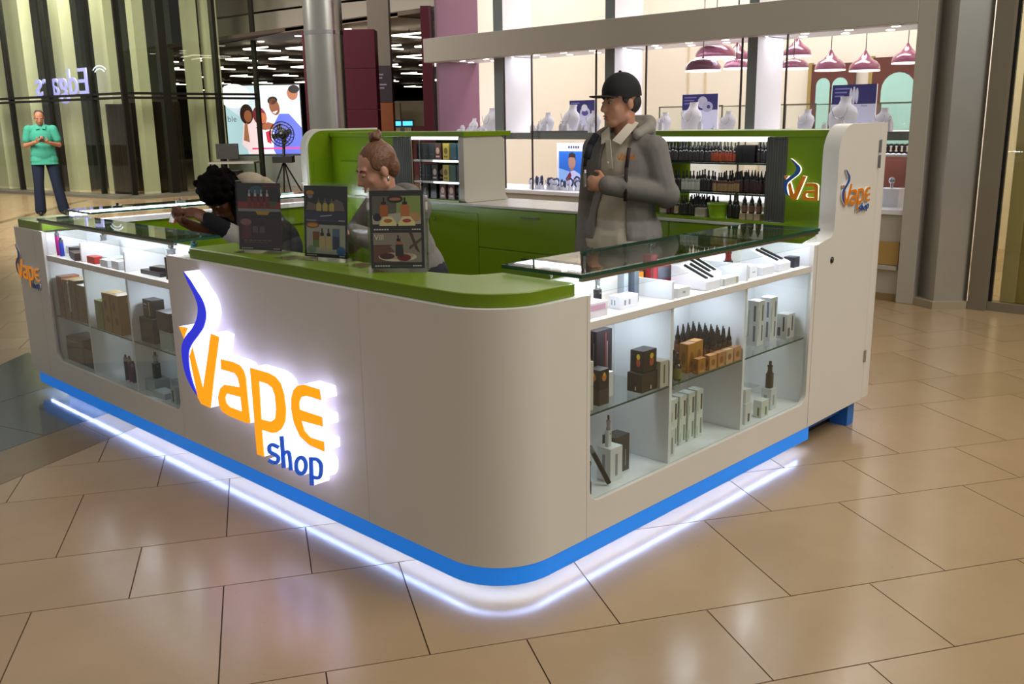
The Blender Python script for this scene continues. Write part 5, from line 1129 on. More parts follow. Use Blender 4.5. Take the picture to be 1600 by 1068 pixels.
def d2(P, W, H):
    P.rect(0, 0, W, H, '14151d'); P.rect(W*.03, H*.5, W*.97, H*.97, '181c2c', 1); P.rect(W*.03, H*.5, W*.97, H*.64, '252a52', 2); P.rect(W*.05, H*.05, W*.95, H*.46, 'a9aaa2', 1)
    P.oval(W*.15, H*.9, W*.09, H*.035, 'c08428', 3); P.oval(W*.15, H*.855, W*.06, H*.03, '8c7a9c', 3)
    P.poly([(W*.05, H*.66), (W*.95, H*.66), (W*.9, H*.78), (W*.75, H*.82), (W*.6, H*.74), (W*.3, H*.74), (W*.1, H*.78)], '6e5c58', 3)
    for i in range(3): btl(P, W*(.35+.15*i), H*.65, W*.11, H*.18, 'b3a658', '6d6a58', 4)
    P.poly([(W*.38, H*.57), (W*.65, H*.59), (W*.65, H*.605), (W*.38, H*.585)], 'a8a4b8', 4); dashes(P, W*.06, W*.3, H*.51, H*.012, 'a8a8b0', 4); dashes(P, W*.8, W*.95, H*.515, H*.015, 'b8b8b8', 4, 4); P.rect(W*.32, H*.517, W*.78, H*.52, '6c6c78', 4)
    P.oval(W*.2, H*.45, W*.16, H*.045, '8a4a24', 3); P.oval(W*.2, H*.45, W*.12, H*.025, 'c08a3c', 4)
    P.rect(W*.2, H*.14, W*.36, H*.36, '5a7a3c', 3); P.rect(W*.2, H*.24, W*.36, H*.36, '7c4a34', 4); P.rect(W*.66, H*.12, W*.82, H*.41, '4a6a90', 3); P.rect(W*.66, H*.12, W*.82, H*.3, '303a58', 4)
    for x in (.42, .57): btl(P, W*x, H*.12, W*.14, H*.29, 'b8a878', '1c1a1a', 5)
    P.oval(W*.17, H*.11, W*.1, H*.055, '6c8a6a', 6); P.oval(W*.85, H*.1, W*.1, H*.065, '2c5a90', 6); P.rect(W*.05, H*.02, W*.95, H*.045, '14151d', 7); dashes(P, W*.06, W*.3, H*.022, H*.012, 'b0b0b0', 8); dashes(P, W*.82, W*.95, H*.022, H*.014, 'b8b8b8', 8, 4)
def d3(P, W, H):
    P.rect(0, 0, W, H, '1c1d20'); P.rect(W*.05, H*.57, W*.95, H*.93, '5c5a54', 1); P.rect(W*.5, H*.57, W*.95, H*.93, '8fa055', 2); P.poly([(W*.05, H*.57), (W*.95, H*.57), (W*.95, H*.68), (W*.6, H*.72), (W*.05, H*.68)], 'b9b2a6', 3)
    P.oval(W*.82, H*.66, W*.13, H*.06, 'b98a60', 4); P.oval(W*.14, H*.66, W*.08, H*.05, '26222a', 4)
    P.oval(W*.48, H*.89, W*.15, H*.05, '2a1f1c', 4); P.oval(W*.48, H*.89, W*.11, H*.02, 'a06a50', 5)
    btl(P, W*.27, H*.67, W*.15, H*.24, 'a85a28', '16181c', 5); btl(P, W*.66, H*.67, W*.16, H*.24, 'b96a3c', '16181c', 5)
    for x in (.34, .69): P.poly([(W*(x-.16), H*.55), (W*(x+.16), H*.55), (W*(x+.15), H*.60), (W*(x+.07), H*.67), (W*(x-.07), H*.67), (W*(x-.15), H*.60)], 'dccf98', 8); P.oval(W*x, H*.615, W*.08, H*.025, 'b0682c' if x < .5 else 'a83a30', 9)
    dashes(P, W*.07, W*.36, H*.495, H*.016, 'd0d0d0', 3); dashes(P, W*.78, W*.95, H*.495, H*.016, 'd0d0d0', 3, 4); P.rect(W*.38, H*.5, W*.76, H*.504, '70706c', 3)
    P.rect(W*.05, H*.08, W*.95, H*.46, '94857a', 1); P.poly([(W*.05, H*.08), (W*.6, H*.08), (W*.35, H*.3), (W*.05, H*.3)], '6a3f2c', 2); P.poly([(W*.72, H*.46), (W*.78, H*.46), (W*.92, H*.2), (W*.84, H*.24)], '4a3628', 3); P.poly([(W*.95, H*.4), (W*.95, H*.36), (W*.72, H*.24), (W*.72, H*.28)], '54402e', 4)
    P.text('Vill', W*.07, H*.37, H*.1, 'e8e2d8', 3); P.rect(W*.05, H*.295, W*.4, H*.305, '3c2c24', 3)
    P.oval(W*.5, H*.15, W*.36, H*.06, 'd2c4b8', 4); P.oval(W*.5, H*.165, W*.3, H*.045, 'b89a80', 5); P.oval(W*.3, H*.16, W*.14, H*.04, '4a2a22', 6); P.oval(W*.62, H*.14, W*.13, H*.045, '702028', 6)
    P.poly([(W*.46, H*.16), (W*.62, H*.15), (W*.6, H*.31), (W*.47, H*.31)], '2b2a2e', 7); P.poly([(W*.475, H*.31), (W*.595, H*.31), (W*.57, H*.35), (W*.49, H*.35)], 'a8683c', 7); P.rect(W*.49, H*.35, W*.56, H*.385, '161618', 7); P.rect(W*.505, H*.385, W*.53, H*.43, '161618', 7)
    dashes(P, W*.07, W*.36, H*.025, H*.016, 'd0d0d0', 3); dashes(P, W*.78, W*.95, H*.025, H*.016, 'd0d0d0', 3, 4); P.rect(W*.38, H*.03, W*.76, H*.034, '70706c', 3)
menu((.084, 1.548), (.161, 1.359), 'acrylic menu stand with dark red and black bottle advert, leftmost of three', d1)
menu((.139, 1.165), (.192, .965), 'acrylic menu stand with navy and cream bottle advert, middle of three', d2)
menu((.105, .71), (.228, .572), 'acrylic menu stand with two food pictures, nearest the rounded corner', d3)
for (x, y, l) in ((.12, 1.235, 'clear acrylic block standing between the left and middle menus'), (.175, .855, 'clear acrylic block standing between the middle and right menus')):
    t = thing('acrylic_block', (x, y, 1.0005), l, 'acrylic block')
    mb = MB(); mb.box(x-.02, y-.018, 1.0045, x+.02, y+.018, 1.25); mb.build('upright', ACRYL, t)
    mb = MB(); mb.box(x-.045, y-.05, 1.0005, x+.045, y+.05, 1.004); mb.build('base', ACRYL, t)
# ------------------------------------------------------------------ people
V3 = lambda *a: Vector(a)
def head_matrix(c, yaw, pitch, roll=0): return Matrix.Translation(c)@Euler((pitch, roll, yaw), 'XYZ').to_matrix().to_4x4() if False else Matrix.Translation(c)@Matrix.Rotation(yaw, 4, 'Z')@Matrix.Rotation(pitch, 4, 'X')@Matrix.Rotation(roll, 4, 'Y')
def head_prims(H, s=.93):
    R3 = H.to_3x3(); P = lambda x, y, z: H@V3(x*s, y*s, z*s)
    E_ = lambda c, r: ('e', P(*c), tuple(q*s for q in r), R3); K = lambda a, b, r0, r1: ('c', P(*a), P(*b), r0*s, r1*s)
    return [E_((0, .015, .035), (.077, .096, .092)), E_((0, -.03, -.03), (.064, .068, .088)), E_((0, -.055, -.095), (.040, .038, .03)), K((0, -.088, .025), (0, -.112, -.028), .008, .0125),
            E_((0, -.103, -.034), (.018, .012, .009)), E_((0, -.088, -.062), (.024, .014, .008)), E_((0, -.086, -.076), (.021, .013, .009)), K((-.045, -.072, .030), (.045, -.072, .030), .012, .012),
            E_((.040, -.060, -.028), (.022, .020, .022)), E_((-.040, -.060, -.028), (.022, .020, .022)), E_((.078, .012, -.012), (.009, .02, .032)), E_((-.078, .012, -.012), (.009, .02, .032)),
            K((-.045, .0, -.075), (-.02, -.06, -.098), .022, .016), K((.045, .0, -.075), (.02, -.06, -.098), .022, .016)]
def hand_prims(wr, d, n, side, curl=.6, s=1.0):
    d = Vector(d).normalized(); n = Vector(n); n = (n-d*n.dot(d)).normalized(); l = d.cross(n)*side; out = []
    M3 = Matrix((l, d, n)).transposed(); wr = Vector(wr)
    out.append(('e', wr+d*.048*s, (.040*s, .052*s, .017*s), M3)); out.append(('c', wr-d*.02, wr+d*.02*s, .024*s, .026*s))
    for i, (o, L) in enumerate(((-.030, .85), (-.010, 1.0), (.011, .95), (.030, .75))):
        p = wr+d*(.086-.006*abs(i-1.3))*s+l*o*s; a = .15
        for seg, (q, r) in enumerate(((.042, .0088), (.027, .008), (.021, .0072))):
            a += curl*(1 if seg else .7); v = d*math.cos(a)+n*math.sin(a); p2 = p+v*q*L*s; out.append(('c', p, p2, r*s, r*.93*s)); p = p2
    p = wr+d*.028*s-l*.034*s; v = (d*.62-l*.62+n*.45).normalized(); p2 = p+v*.04*s; v2 = (d*.8-l*.05+n*.65).normalized(); out += [('c', p, p2, .011*s, .010*s), ('c', p2, p2+v2*.03*s, .0095*s, .008*s)]
    return out
def chain(pts, rs, inf=0): return [('c', V3(*pts[i]), V3(*pts[i+1]), rs[i]+inf, rs[i+1]+inf) for i in range(len(pts)-1)]
def torso_prims(J, inf=0, fem=False):
    pe, ch, nk = V3(*J['pelvis']), V3(*J['chest']), V3(*J['neck']); ax = (ch-pe).normalized(); x = V3(1, 0, 0); y = ax.cross(x).normalized(); R3 = Matrix((x, y, ax)).transposed(); b = .92 if fem else 1.0
    sh = J['shL'], J['shR']
    return [('e', pe, (.165*b+inf, .115*b+inf, .12+inf), R3), ('e', pe.lerp(ch, .42), (.145*b+inf, .105*b+inf, .16+inf), R3), ('e', ch, (.155*b+inf, .112*b+inf, .165+inf), R3),
            ('c', V3(*sh[0]), V3(*sh[1]), .044*b+inf, .044*b+inf), ('c', nk-ax*.045, V3(*sh[0])+V3(-.055, 0, .005), .046+inf*.7, .042*b+inf), ('c', nk-ax*.045, V3(*sh[1])+V3(.055, 0, .005), .046+inf*.7, .042*b+inf)]
def arm_prims(J, s, inf=0, upto=2, short=None):
    a, e, w_ = V3(*J['sh'+s]), V3(*J['el'+s]), V3(*J['wr'+s])
    if short: e = a.lerp(e, short); return chain((a, e), (.050, .047), inf)
    return chain((a, e, w_), (.048, .038, .028), inf)
def leg_prims(J, inf=0, bell=0):
    out = []
    for s in 'LR': out += chain((J['hip'+s], J['kn'+s], J['an'+s]), (.085, .058, .042+bell), inf)
    return out
def skin_mat(name, c): return mat(name, c, .5, var=.06, vs_=14, spec=.35)
def person(name, loc, rz, label, J, skin, vox=.0055, scale=1.0, curl=(.6, .6), fem=False):
    t = thing(name, loc, label, 'person', None, rz); t.scale = (scale,)*3
    H = head_matrix(V3(*J['head']), J['yaw'], J['pitch'], J.get('roll', 0))
    pr = head_prims(H, J.get('hs', .93)); nk = V3(*J['neck'])
    pr += [('c', nk-V3(0, 0, .07), H@V3(0, .018, -.05), .056 if not fem else .048, .052 if not fem else .045)]
    pr += torso_prims(J, 0, fem)+leg_prims(J)
    for i, s in enumerate('LR'):
        pr += arm_prims(J, s); d = J.get('hd'+s, V3(*J['wr'+s])-V3(*J['el'+s])); pr += hand_prims(J['wr'+s], d, J.get('pn'+s, (0, 0, -1)), 1 if s == 'L' else -1, curl[i])
        an = V3(*J['an'+s]); pr += [('c', an-V3(0, -.02, .04), an-V3(0, .12, .05), .035, .028)]
    part('body', blob(pr, vox, 5), skin, t)
    return t, H
def face(t, H, s=.93, eyecol='1c1512', brow='2a1a12', lip='9a5a50', look=0):
    R3 = H.to_3x3()
    for sx in (-1, 1):
        mb = MB(); mb.ell(H@V3(sx*.032*s, -.0815*s, .006*s), (.0145*s, .009*s, .0065*s), R3, 10, 7); e = mb_part(mb, 'eye', mat('eye_white', 'b8aea4', .3), t)
        mb = MB(); mb.ell(H@V3((sx*.032)*s, -.088*s, .005*s), (.0065*s, .004*s, .006*s), R3, 10, 7); mb_part(mb, 'iris', mat('iris', eyecol, .2), e)
        mb = MB(); pts = [H@V3(sx*x*s, -y*s, z*s) for x, y, z in ((.016, .0865, .026), (.034, .0875, .032), (.052, .073, .026))]
        for i in range(2): mb.cap(pts[i], pts[i+1], .0042*s, .0036*s)
        mb_part(mb, 'eyebrow', mat('brow_'+brow, brow, .7), t)
    mb = MB(); mb.ell(H@V3(0, -.0975*s, -.061*s), (.023*s, .0075*s, .0055*s), R3, 12, 7); mb.ell(H@V3(0, -.0955*s, -.0745*s), (.020*s, .0075*s, .0065*s), R3, 12, 7); mb_part(mb, 'lips', mat('lip_'+lip, lip, .45), t)
def mb_part(mb, name, m, parent, smooth=True): return part(name, mb.mesh(name, m, (0, 0, 0), smooth), m, parent)
def open_front(me, test, th=.008):
    """cut an opening in a garment and give the cloth its thickness"""
    bm = bmesh.new(); bm.from_mesh(me); dl = [f for f in bm.faces if test(f.calc_center_median())]
    bmesh.ops.delete(bm, geom=dl, context='FACES')
    be = {v for e in bm.edges if e.is_boundary for v in e.verts}
    for _ in range(6):
        new = {}
        for v in be:
            nb = [e.other_vert(v).co for e in v.link_edges if e.is_boundary]
            if len(nb) == 2: new[v] = v.co*.4+(nb[0]+nb[1])*.3
        for v, c in new.items(): v.co = c
    bm.to_mesh(me); bm.free()
    o = bpy.data.objects.new('tmp', me); COL.objects.link(o); so = o.modifiers.new('s', 'SOLIDIFY'); so.thickness = th; so.offset = -1
    dg = bpy.context.evaluated_depsgraph_get(); out = bpy.data.meshes.new_from_object(o.evaluated_get(dg)); bpy.data.objects.remove(o)
    out.polygons.foreach_set('use_smooth', [True]*len(out.polygons)); return out
def cloth(name, c, fold=.35, fs=14): return mat(name, c, .85, var=.10, vs_=30, bump=fold, bs=fs, spec=.2)
def hairmat(name, c1, c2):
    m = bpy.data.materials.new(name); m.use_nodes = True; nt = m.node_tree; b = nt.nodes['Principled BSDF']; MATS[name] = m
    tc = nt.nodes.new('ShaderNodeTexCoord'); mp = nt.nodes.new('ShaderNodeMapping'); mp.inputs['Scale'].default_value = (190, 22, 60)
    n = nt.nodes.new('ShaderNodeTexNoise'); n.inputs['Scale'].default_value = 1.0; n.inputs['Detail'].default_value = 5
    nt.links.new(tc.outputs['Object'], mp.inputs[0]); nt.links.new(mp.outputs[0], n.inputs['Vector'])
    mx = nt.nodes.new('ShaderNodeMix'); mx.data_type = 'RGBA'; mx.inputs[6].default_value = (*lin(c1), 1); mx.inputs[7].default_value = (*lin(c2), 1)
    nt.links.new(n.outputs['Fac'], mx.inputs[0]); nt.links.new(mx.outputs[2], b.inputs['Base Color'])
    bp = nt.nodes.new('ShaderNodeBump'); bp.inputs['Strength'].default_value = .9; bp.inputs['Distance'].default_value = .006
    nt.links.new(n.outputs['Fac'], bp.inputs['Height']); nt.links.new(bp.outputs[0], b.inputs['Normal']); b.inputs['Roughness'].default_value = .5
    return m
SK1 = skin_mat('skin_fair', 'b98468'); SK2 = skin_mat('skin_rose', 'c48e76'); SK3 = skin_mat('skin_brown', '5a3524'); SK4 = skin_mat('skin_tan', 'a9745a')

# --- young man in cap, facing -x, behind the right display case
J = dict(pelvis=(0, 0, .96), chest=(0, .01, 1.30), neck=(0, .015, 1.51), head=(0, -.03, 1.625), yaw=-.50, pitch=.10, shL=(.168, .012, 1.40), shR=(-.168, .012, 1.40),
         elL=(.225, .03, 1.185), wrL=(.035, -.20, 1.235), elR=(-.215, .03, 1.13), wrR=(-.20, -.05, .89), hdL=(-.85, -.35, .12), pnL=(-.5, .8, -.1), hdR=(0, -.15, -1), pnR=(1, 0, 0),
         hipL=(.09, 0, .92), hipR=(-.09, 0, .92), knL=(.10, -.01, .5), knR=(-.10, -.01, .5), anL=(.10, .02, .09), anR=(-.10, .02, .09), hs=.93)
t, H = person('person', (1.83, .95, 0), -math.pi/2+.12, 'person in black cap and open grey hoodie holding a small device behind the counter', J, SK1, curl=(1.15, .7), scale=.972)
face(t, H)
polo = blob(torso_prims(J, .012)+[('e', V3(0, -.01, 1.06), (.16, .125, .16)), ('c', V3(-.055, 0, .80), V3(.055, 0, .80), .145, .145), ('c', V3(-.055, 0, .95), V3(.055, 0, .95), .142, .142)]+arm_prims(J, 'L', .012, short=.5)+arm_prims(J, 'R', .012, short=.5), .007, 5)
polo = open_front(polo, lambda c: c.z > 1.50, .004)
pt = part('polo_shirt', polo, cloth('beige_polo', 'b9ac98', .3, 10), t)
mb = MB()
for s in (-1, 1):   # collar flaps
    mb.add([V3(s*.008, -.118, 1.445), V3(s*.055, -.118, 1.425), V3(s*.082, -.075, 1.475), V3(s*.07, .03, 1.525), V3(s*.05, .0, 1.54), V3(s*.045, -.055, 1.515)], [(0, 1, 2, 5), (5, 2, 3, 4)])
    mb.add([V3(s*.008, -.112, 1.445), V3(s*.055, -.112, 1.425), V3(s*.078, -.07, 1.475), V3(s*.066, .03, 1.525), V3(s*.046, .0, 1.54), V3(s*.041, -.05, 1.515)], [(0, 1, 2, 5), (5, 2, 3, 4)])
mb_part(mb, 'collar', mat('collar_cloth', 'c4b8a6', .8), pt)
mb = MB(); mb.obox((0, -.1335, 1.38), (.014, .002, .07), Matrix.Rotation(.16, 3, 'X')); mb_part(mb, 'placket', MATS['collar_cloth'], pt, False)
for z in (1.34, 1.40): mb = MB(); mb.ell((0, -.1375+(z-1.38)*.16, z), (.005, .003, .005)); mb_part(mb, 'button', mat('button', 'd9d2c4', .4), pt)
bm = bmesh.new()
for k in ('v', 'a', 'p', 'e'):
    me = loops_mesh([[(x*.1, y*.1) for x, y in l] for l in LOGO[k]], .002); xf(me, frame_m((.035, -.139, 1.33), (.97, .18, 0), (0, .05, 1), (.18, -.97, 0))); bm.from_mesh(me); bpy.data.meshes.remove(me)
me = bpy.data.meshes.new('embroidery'); bm.to_mesh(me); bm.free(); part('embroidery', me, OR2, pt)
hood = torso_prims(J, .026)+[('e', V3(0, .0, 1.05), (.178, .145, .2)), ('c', V3(-.05, .01, .84), V3(.05, .01, .84), .165, .165), ('c', V3(-.05, .01, .98), V3(.05, .01, .98), .155, .155)]+arm_prims(J, 'L', .021)+arm_prims(J, 'R', .021)
hood += [('e', V3(*J['elL'])+V3(.0, .01, -.005), (.068, .066, .07)), ('c', V3(*J['wrL'])-V3(-.05, -.05, 0), V3(*J['wrL']), .050, .040)]
ho = blob(hood, .0075, 5)
def hfront(c):
    if c.z > 1.53: return True
    w_ = .075 if c.z > 1.2 else .075+.09*(1.2-c.z)
    return c.y < -.03 and abs(c.x-.005) < w_ and not (c.z < 1.31 and c.z > 1.13 and c.y < -.16)
hj = part('hoodie', open_front(ho, hfront, .008), cloth('grey_hoodie', '76706a', .6, 9), t)
hd = blob([('e', V3(0, .10, 1.475), (.125, .06, .075)), ('c', V3(-.10, .08, 1.50), V3(-.105, -.05, 1.47), .035, .024), ('c', V3(.10, .08, 1.50), V3(.105, -.05, 1.47), .035, .024), ('c', V3(-.07, .12, 1.52), V3(.07, .12, 1.52), .045, .045)], .007, 4)
part('hood', hd, cloth('grey_hood', '8a847a', .5, 9), hj)
mb = MB(); mb.tube([(-.105, -.085, 1.47), (-.112, -.128, 1.42), (-.112, -.160, 1.36)], .018, 8); mb_part(mb, 'hood_lining', mat('navy_lining', '14161f', .8), hj)
for x, z1 in ((.118, 1.16), (-.118, 1.22)):
    mb = MB(); mb.tube([(x, -.145, 1.41), (x, -.168, 1.32), (x*.98, -.172, z1)], .009, 7); mb_part(mb, 'drawstring', mat('dark_maroon', '241418', .8), hj)
part('trousers', blob(leg_prims(J, .018)+[('e', V3(*J['pelvis'])-V3(0, 0, .02), (.178, .13, .12))], .01, 4), cloth('dark_trousers', '2b2b30'), t)
for s in 'LR':
    an = V3(*J['an'+s]); mb = MB(); mb.ell(an-V3(0, .05, .045), (.05, .14, .045)); mb_part(mb, 'shoe', BLACK, t)
def cap_parts(t, H, s=.93):
    mb = MB(); n = 24; rows = []
    for k in range(8):
        a = math.pi/2*k/7.3; rows.append((math.cos(a), math.sin(a)))
    vs = []
    for ca, sa in rows:
        for i in range(n):
            b_ = 2*math.pi*i/n; bulge = 1+.05*max(0, -math.sin(b_))*sa
            vs.append(H@V3(.0885*ca*math.cos(b_)*s, (.010+.109*ca*math.sin(b_)*bulge)*s, (.048+.105*sa)*s))
    fs = [(k*n+i, k*n+(i+1)%n, (k+1)*n+(i+1)%n, (k+1)*n+i) for k in range(7) for i in range(n)]+[tuple(range(7*n, 8*n))]
    base = [H@V3(.0895*math.cos(2*math.pi*i/n)*s, (.010+.110*math.sin(2*math.pi*i/n))*s, (.022 if math.sin(2*math.pi*i/n) > -.3 else .034)*s) for i in range(n)]
    k0 = len(vs); vs += base; fs += [(k0+i, k0+(i+1)%n, (i+1)%n, i) for i in range(n)]
    mb.add(vs, fs); c = mb_part(mb, 'cap', mat('black_cap', '0b0b0c', .8, bump=.2, bs=300), t)
    mb = MB(); mb.ell(H@V3(0, .01*s, .155*s), (.008, .008, .005), H.to_3x3()); mb_part(mb, 'cap_button', MATS['black_cap'], c)
    mb = MB(); vs = []; m = 13
    for dz in (0, .005):
        for q in range(4):
            for i in range(m):
                a = math.radians(-68+136*i/(m-1)); ext = (.078*math.cos(a*.95))*q/3
                vs.append(H@V3(.090*math.sin(a)*s*(1+.04*q/3), (.010-.110*math.cos(a)-ext)*s, (.046-.020*(abs(math.sin(a))**2)+.004*q/3-dz)*s))
    L = 4*m; fs = []
    for q in range(3):
        for i in range(m-1):
            a = q*m+i; fs += [(a, a+1, a+m+1, a+m), (L+a+m, L+a+m+1, L+a+1, L+a)]
    fs += [(3*m+i, 3*m+i+1, L+3*m+i+1, L+3*m+i) for i in range(m-1)]
    mb.add(vs, fs); mb_part(mb, 'brim', MATS['black_cap'], c)
cap_parts(t, H)
HAIR1 = mat('brown_hair', '2a1c14', .6, var=.2, vs_=60, bump=.4, bs=120)
part('hair', blob([('e', H@V3(0, .045, -.005), (.068, .062, .062), H.to_3x3()), ('e', H@V3(.066, .0, .02), (.010, .03, .03), H.to_3x3()), ('e', H@V3(-.066, .0, .02), (.010, .03, .03), H.to_3x3())], .005, 3), HAIR1, t)
dv = thing('vape_device', (1.5, .98, 1.2), 'small silver and white device held in the capped man\'s hand', 'vape device')
Mw = Matrix.Translation((1.83, .95, 0))@Matrix.Rotation(-math.pi/2+.12, 4, 'Z')@Matrix.Scale(.972, 4)
hp = Mw@(V3(*J['wrL'])+V3(*J['hdL']).normalized()*.095+V3(-.02, .0, .03)); dv.location = hp
mb = MB(); mb.cyl((0, 0, -.05), (.0, 0, .015), .008, n=12); part('body', mb.mesh('body', CHROME), CHROME, dv)
mb = MB(); mb.cyl((0, 0, .015), (0, 0, .03), .005, n=10); part('tip', mb.mesh('tip', VEL), VEL, dv)

# --- woman with bun leaning over the counter
J = dict(pelvis=(0, -.04, .84), chest=(0, -.13, 1.05), neck=(0, -.175, 1.18), head=(0, -.235, 1.295), yaw=-.35, pitch=.38, shL=(.145, -.125, 1.125), shR=(-.145, -.125, 1.125),
         elL=(.19, -.25, .95), wrL=(.10, -.45, 1.035), elR=(-.20, -.26, .955), wrR=(-.08, -.43, 1.035), pnL=(-.3, 0, -1), pnR=(.3, 0, -1),
         hipL=(.085, -.03, .80), hipR=(-.085, -.03, .80), knL=(.09, -.04, .44), knR=(-.09, -.04, .44), anL=(.09, .02, .09), anR=(-.09, .02, .09), hs=.90)
t, H = person('person', (1.03, 1.545, 0), -math.pi/2, 'person with reddish hair bun and grey hoodie bent over behind the menu stands', J, SK2, fem=True)
face(t, H, .90, brow='5a3a22', lip='a8655c')
for sx in (-1, 1):
    mb = MB(); mb.ell(H@V3(sx*.029, -.0745, .0095), (.0145, .0105, .0075), H.to_3x3(), 12, 8); mb_part(mb, 'eyelid', SK2, t)
HAIRW = hairmat('auburn_hair', '4a2c1a', '8a5c3a')
R3 = H.to_3x3(); hp_ = [('e', H@V3(0, .024, .040), (.0725, .088, .085), R3), ('e', H@V3(0, .058, .0), (.060, .052, .066), R3), ('e', H@V3(.064, .012, .035), (.010, .045, .04), R3), ('e', H@V3(-.064, .012, .035), (.010, .045, .04), R3), ('e', H@V3(0, .05, .108), (.032, .032, .022), R3)]
part('hair', blob(hp_, .0045, 3), HAIRW, t)
bun = [('e', H@V3(0, .055, .138), (.030, .030, .022), R3)]
for i in range(9):
    a = 2*math.pi*i/9; bun.append(('c', H@V3(.022*math.cos(a), .055+.022*math.sin(a), .128+.007*(i % 3)), H@V3(.022*math.cos(a+.9), .055+.022*math.sin(a+.9), .138+.007*((i+1) % 3)), .012, .010))
part('hair_bun', blob(bun, .004, 2), HAIRW, t)
mb = MB(); mb.ell(H@V3(.072, .012, -.045), (.006, .006, .012)); mb_part(mb, 'earring', CHROME, t)
hw = blob(torso_prims(J, .022, True)+arm_prims(J, 'L', .018)+arm_prims(J, 'R', .018), .0075, 5)
hj = part('hoodie', open_front(hw, lambda c: c.z > 1.155 and c.y < -.17 and abs(c.x) < .05, .006), cloth('pale_grey_hoodie', '77716c', .5, 10), t)
part('hood', blob([('e', V3(0, -.075, 1.18), (.10, .05, .05)), ('c', V3(-.08, -.10, 1.185), V3(-.065, -.2, 1.14), .026, .02), ('c', V3(.08, -.10, 1.185), V3(.065, -.2, 1.14), .026, .02)], .007, 4), MATS['pale_grey_hoodie'], hj)
part('scarf', blob([('c', V3(-.03, -.15, 1.17), V3(.03, -.15, 1.17), .045, .045), ('c', V3(-.035, -.20, 1.155), V3(.035, -.20, 1.155), .028, .028)], .006, 4), cloth('dark_scarf', '2a2024'), t)
part('trousers', blob(leg_prims(J, .02)+[('e', V3(*J['pelvis']), (.165, .13, .12))], .01, 4), MATS['dark_trousers'], t)
for s in 'LR':
    an = V3(*J['an'+s]); mb = MB(); mb.ell(an-V3(0, .05, .045), (.046, .125, .045)); mb_part(mb, 'shoe', BLACK, t)

# --- person with dark curly hair bending over the left case
J = dict(pelvis=(0, -.02, .84), chest=(0, -.17, 1.02), neck=(0, -.27, 1.085), head=(0, -.355, 1.115), yaw=.25, pitch=.90, shL=(.15, -.19, 1.055), shR=(-.15, -.19, 1.055),
         elL=(.19, -.32, .87), wrL=(.12, -.50, 1.0), elR=(-.18, -.35, .90), wrR=(-.04, -.56, .985), pnL=(-.6, 0, -.6), pnR=(.5, -.2, .6),
         hipL=(.085, -.01, .80), hipR=(-.085, -.01, .80), knL=(.09, -.04, .44), knR=(-.09, -.04, .44), anL=(.09, .02, .09), anR=(-.09, .02, .09), hs=.90)
t, H = person('person', (1.16, 2.99, 0), -math.pi/2, 'person with dark curly hair and black jacket bent over the left counter', J, SK3, fem=True, curl=(.5, .8))
face(t, H, .90, brow='120c0a', lip='5a2c28')
HAIRD = mat('black_curls', '0a0606', .95, var=.3, vs_=80, bump=.6, bs=90, spec=.08)
R3 = H.to_3x3(); cl = [('e', H@V3(0, .02, .05), (.10, .105, .10), R3), ('e', H@V3(0, .05, -.04), (.10, .07, .09), R3)]
for i in range(70):
    z = random.uniform(-.9, 1); a = random.uniform(0, 6.28); r_ = math.sqrt(1-z*z)
    if math.sin(a)*r_ < -.55 and z < .3: continue
    cl.append(('e', H@V3(.112*r_*math.cos(a), .025+.112*r_*math.sin(a), .03+.118*z), (.022, .022, .022)))
part('hair', blob(cl, .006, 1), HAIRD, t)
part('jacket', blob(torso_prims(J, .022, True)+arm_prims(J, 'L', .018)+chain((J['shR'], V3(*J['shR']).lerp(V3(*J['elR']), .8)), (.068, .058)), .0085, 5), cloth('black_jacket', '0d0d10', .4), t)
part('sleeve', blob(chain((V3(*J['elL']).lerp(V3(*J['shL']), .75), J['elL'], V3(*J['elL']).lerp(V3(*J['wrL']), .5)), (.070, .060, .052)), .008, 4), cloth('grey_sleeve', '8b857c', .4), t)
part('hood', blob([('e', V3(0, -.16, 1.18), (.11, .085, .06)), ('c', V3(-.09, -.12, 1.17), V3(.09, -.12, 1.17), .045, .045), ('e', V3(0, -.06, 1.12), (.11, .08, .07))], .008, 4), cloth('cream_hood', 'a89a86', .5, 12), t)
part('trousers', blob(leg_prims(J, .02)+[('e', V3(*J['pelvis']), (.165, .13, .12))], .01, 4), MATS['dark_trousers'], t)
for s in 'LR':
    an = V3(*J['an'+s]); mb = MB(); mb.ell(an-V3(0, .05, .045), (.046, .125, .045)); mb_part(mb, 'shoe', BLACK, t)
Mw = Matrix.Translation((1.16, 2.99, 0))@Matrix.Rotation(-math.pi/2, 4, 'Z')
ph = thing('mobile_phone', Mw@V3(-.02, -.625, 1.0), 'small white and red phone in the hand of the bent person', 'phone')
mb = MB(); mb.obox((0, 0, .03), (.006, .03, .045), Matrix.Rotation(.35, 3, 'Y')); part('case', mb.mesh('case', mat('red_case', 'a8403a', .4)), MATS['red_case'], ph)
mb = MB(); mb.obox((-.0068, 0, .0275), (.001, .025, .038), Matrix.Rotation(.35, 3, 'Y')); part('screen', mb.mesh('screen', mat('phone_screen', 'c9c4c0', .2)), MATS['phone_screen'], ph)

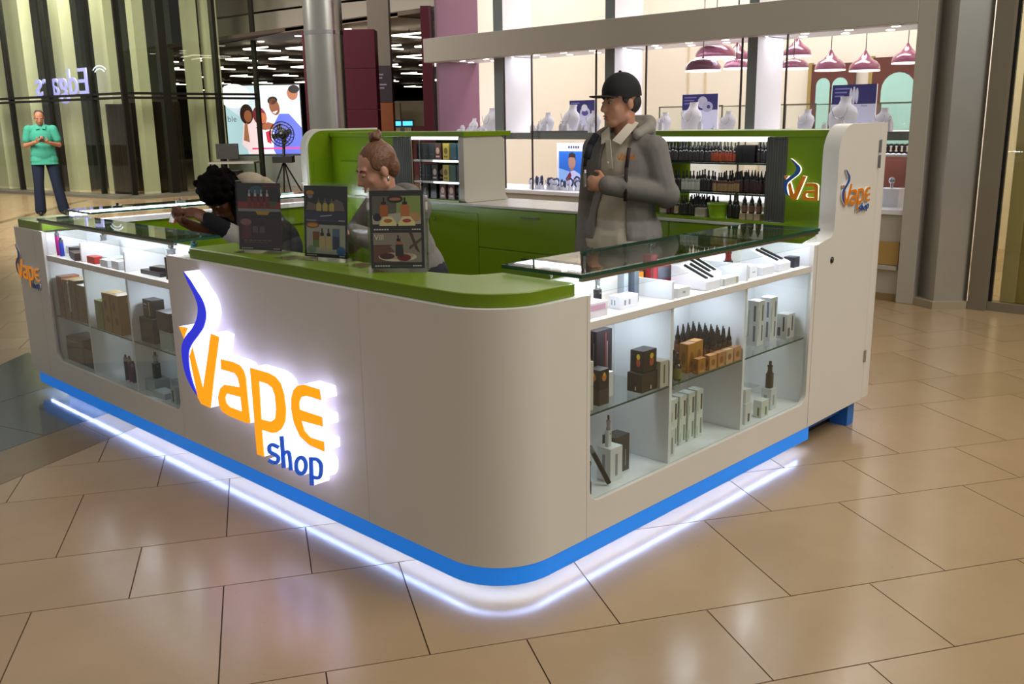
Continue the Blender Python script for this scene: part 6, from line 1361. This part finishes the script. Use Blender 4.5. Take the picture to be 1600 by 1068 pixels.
# --- man in teal polo looking at his phone, far left
J = dict(pelvis=(0, 0, .96), chest=(0, .0, 1.28), neck=(0, .01, 1.48), head=(0, -.045, 1.585), yaw=0, pitch=.5, shL=(.18, .0, 1.395), shR=(-.18, .0, 1.395),
         elL=(.25, .02, 1.14), wrL=(.085, -.215, 1.185), elR=(-.25, .02, 1.14), wrR=(-.085, -.235, 1.20), hdL=(-.75, -.5, .3), hdR=(.75, -.5, .3), pnL=(-.3, .3, .8), pnR=(.3, .3, .8),
         hipL=(.10, 0, .92), hipR=(-.10, 0, .92), knL=(.14, -.02, .5), knR=(-.13, -.02, .5), anL=(.20, .02, .09), anR=(-.15, .02, .09), hs=.93)
LM = (4.40, 15.57, 0.0017); LS = 1.06
t, H = person('person', LM, -.34, 'person in teal polo and dark jeans looking at a phone, standing far left', J, SK4, .008, LS, curl=(.8, .8))
face(t, H, brow='3a2a20')
ps = part('polo_shirt', open_front(blob(torso_prims(J, .02)+[('e', V3(0, -.02, 1.02), (.18, .145, .16)), ('c', V3(-.075, 0, .82), V3(.075, 0, .82), .142, .142), ('c', V3(-.072, 0, .90), V3(.072, 0, .90), .140, .140), ('c', V3(-.06, 0, 1.0), V3(.06, 0, 1.0), .136, .136), ('c', V3(-.055, 0, 1.1), V3(.055, 0, 1.1), .132, .132)]+arm_prims(J, 'L', .022, short=.62)+arm_prims(J, 'R', .022, short=.62), .009, 5), lambda c: c.z > 1.47 or c.z < .835, .005), cloth('teal_polo', '3f9480', .35), t)
mb = MB()
for s in (-1, 1): mb.add([V3(s*.01, -.125, 1.41), V3(s*.07, -.12, 1.40), V3(s*.085, -.06, 1.46), V3(s*.05, -.05, 1.485)], [(0, 1, 2, 3)])
mb_part(mb, 'collar', MATS['teal_polo'], ps)
part('jeans', blob(leg_prims(J, .022, .025)+[('e', V3(*J['pelvis'])-V3(0, 0, .02), (.175, .135, .11))], .01, 4), cloth('dark_jeans', '1c2436'), t)
part('hair', blob([('e', H@V3(0, .026, .034), (.0745, .090, .089), H.to_3x3())], .007, 2), mat('grey_brown_hair', '3c332c', .7), t)
for s in 'LR':
    an = V3(*J['an'+s]); mb = MB(); mb.ell(an-V3(0, .05, .045), (.05, .14, .045)); mb_part(mb, 'shoe', BLACK, t)
Mw = Matrix.Translation(LM)@Matrix.Rotation(-.34, 4, 'Z')@Matrix.Scale(LS, 4)
ph = thing('mobile_phone', Mw@V3(0, -.285, 1.225), 'dark phone held by the person in teal', 'phone', None, -.34)
mb = MB(); mb.obox((0, 0, .02), (.04, .07, .005), Matrix.Rotation(.6, 3, 'X')); part('case', mb.mesh('case', BLACK), BLACK, ph)
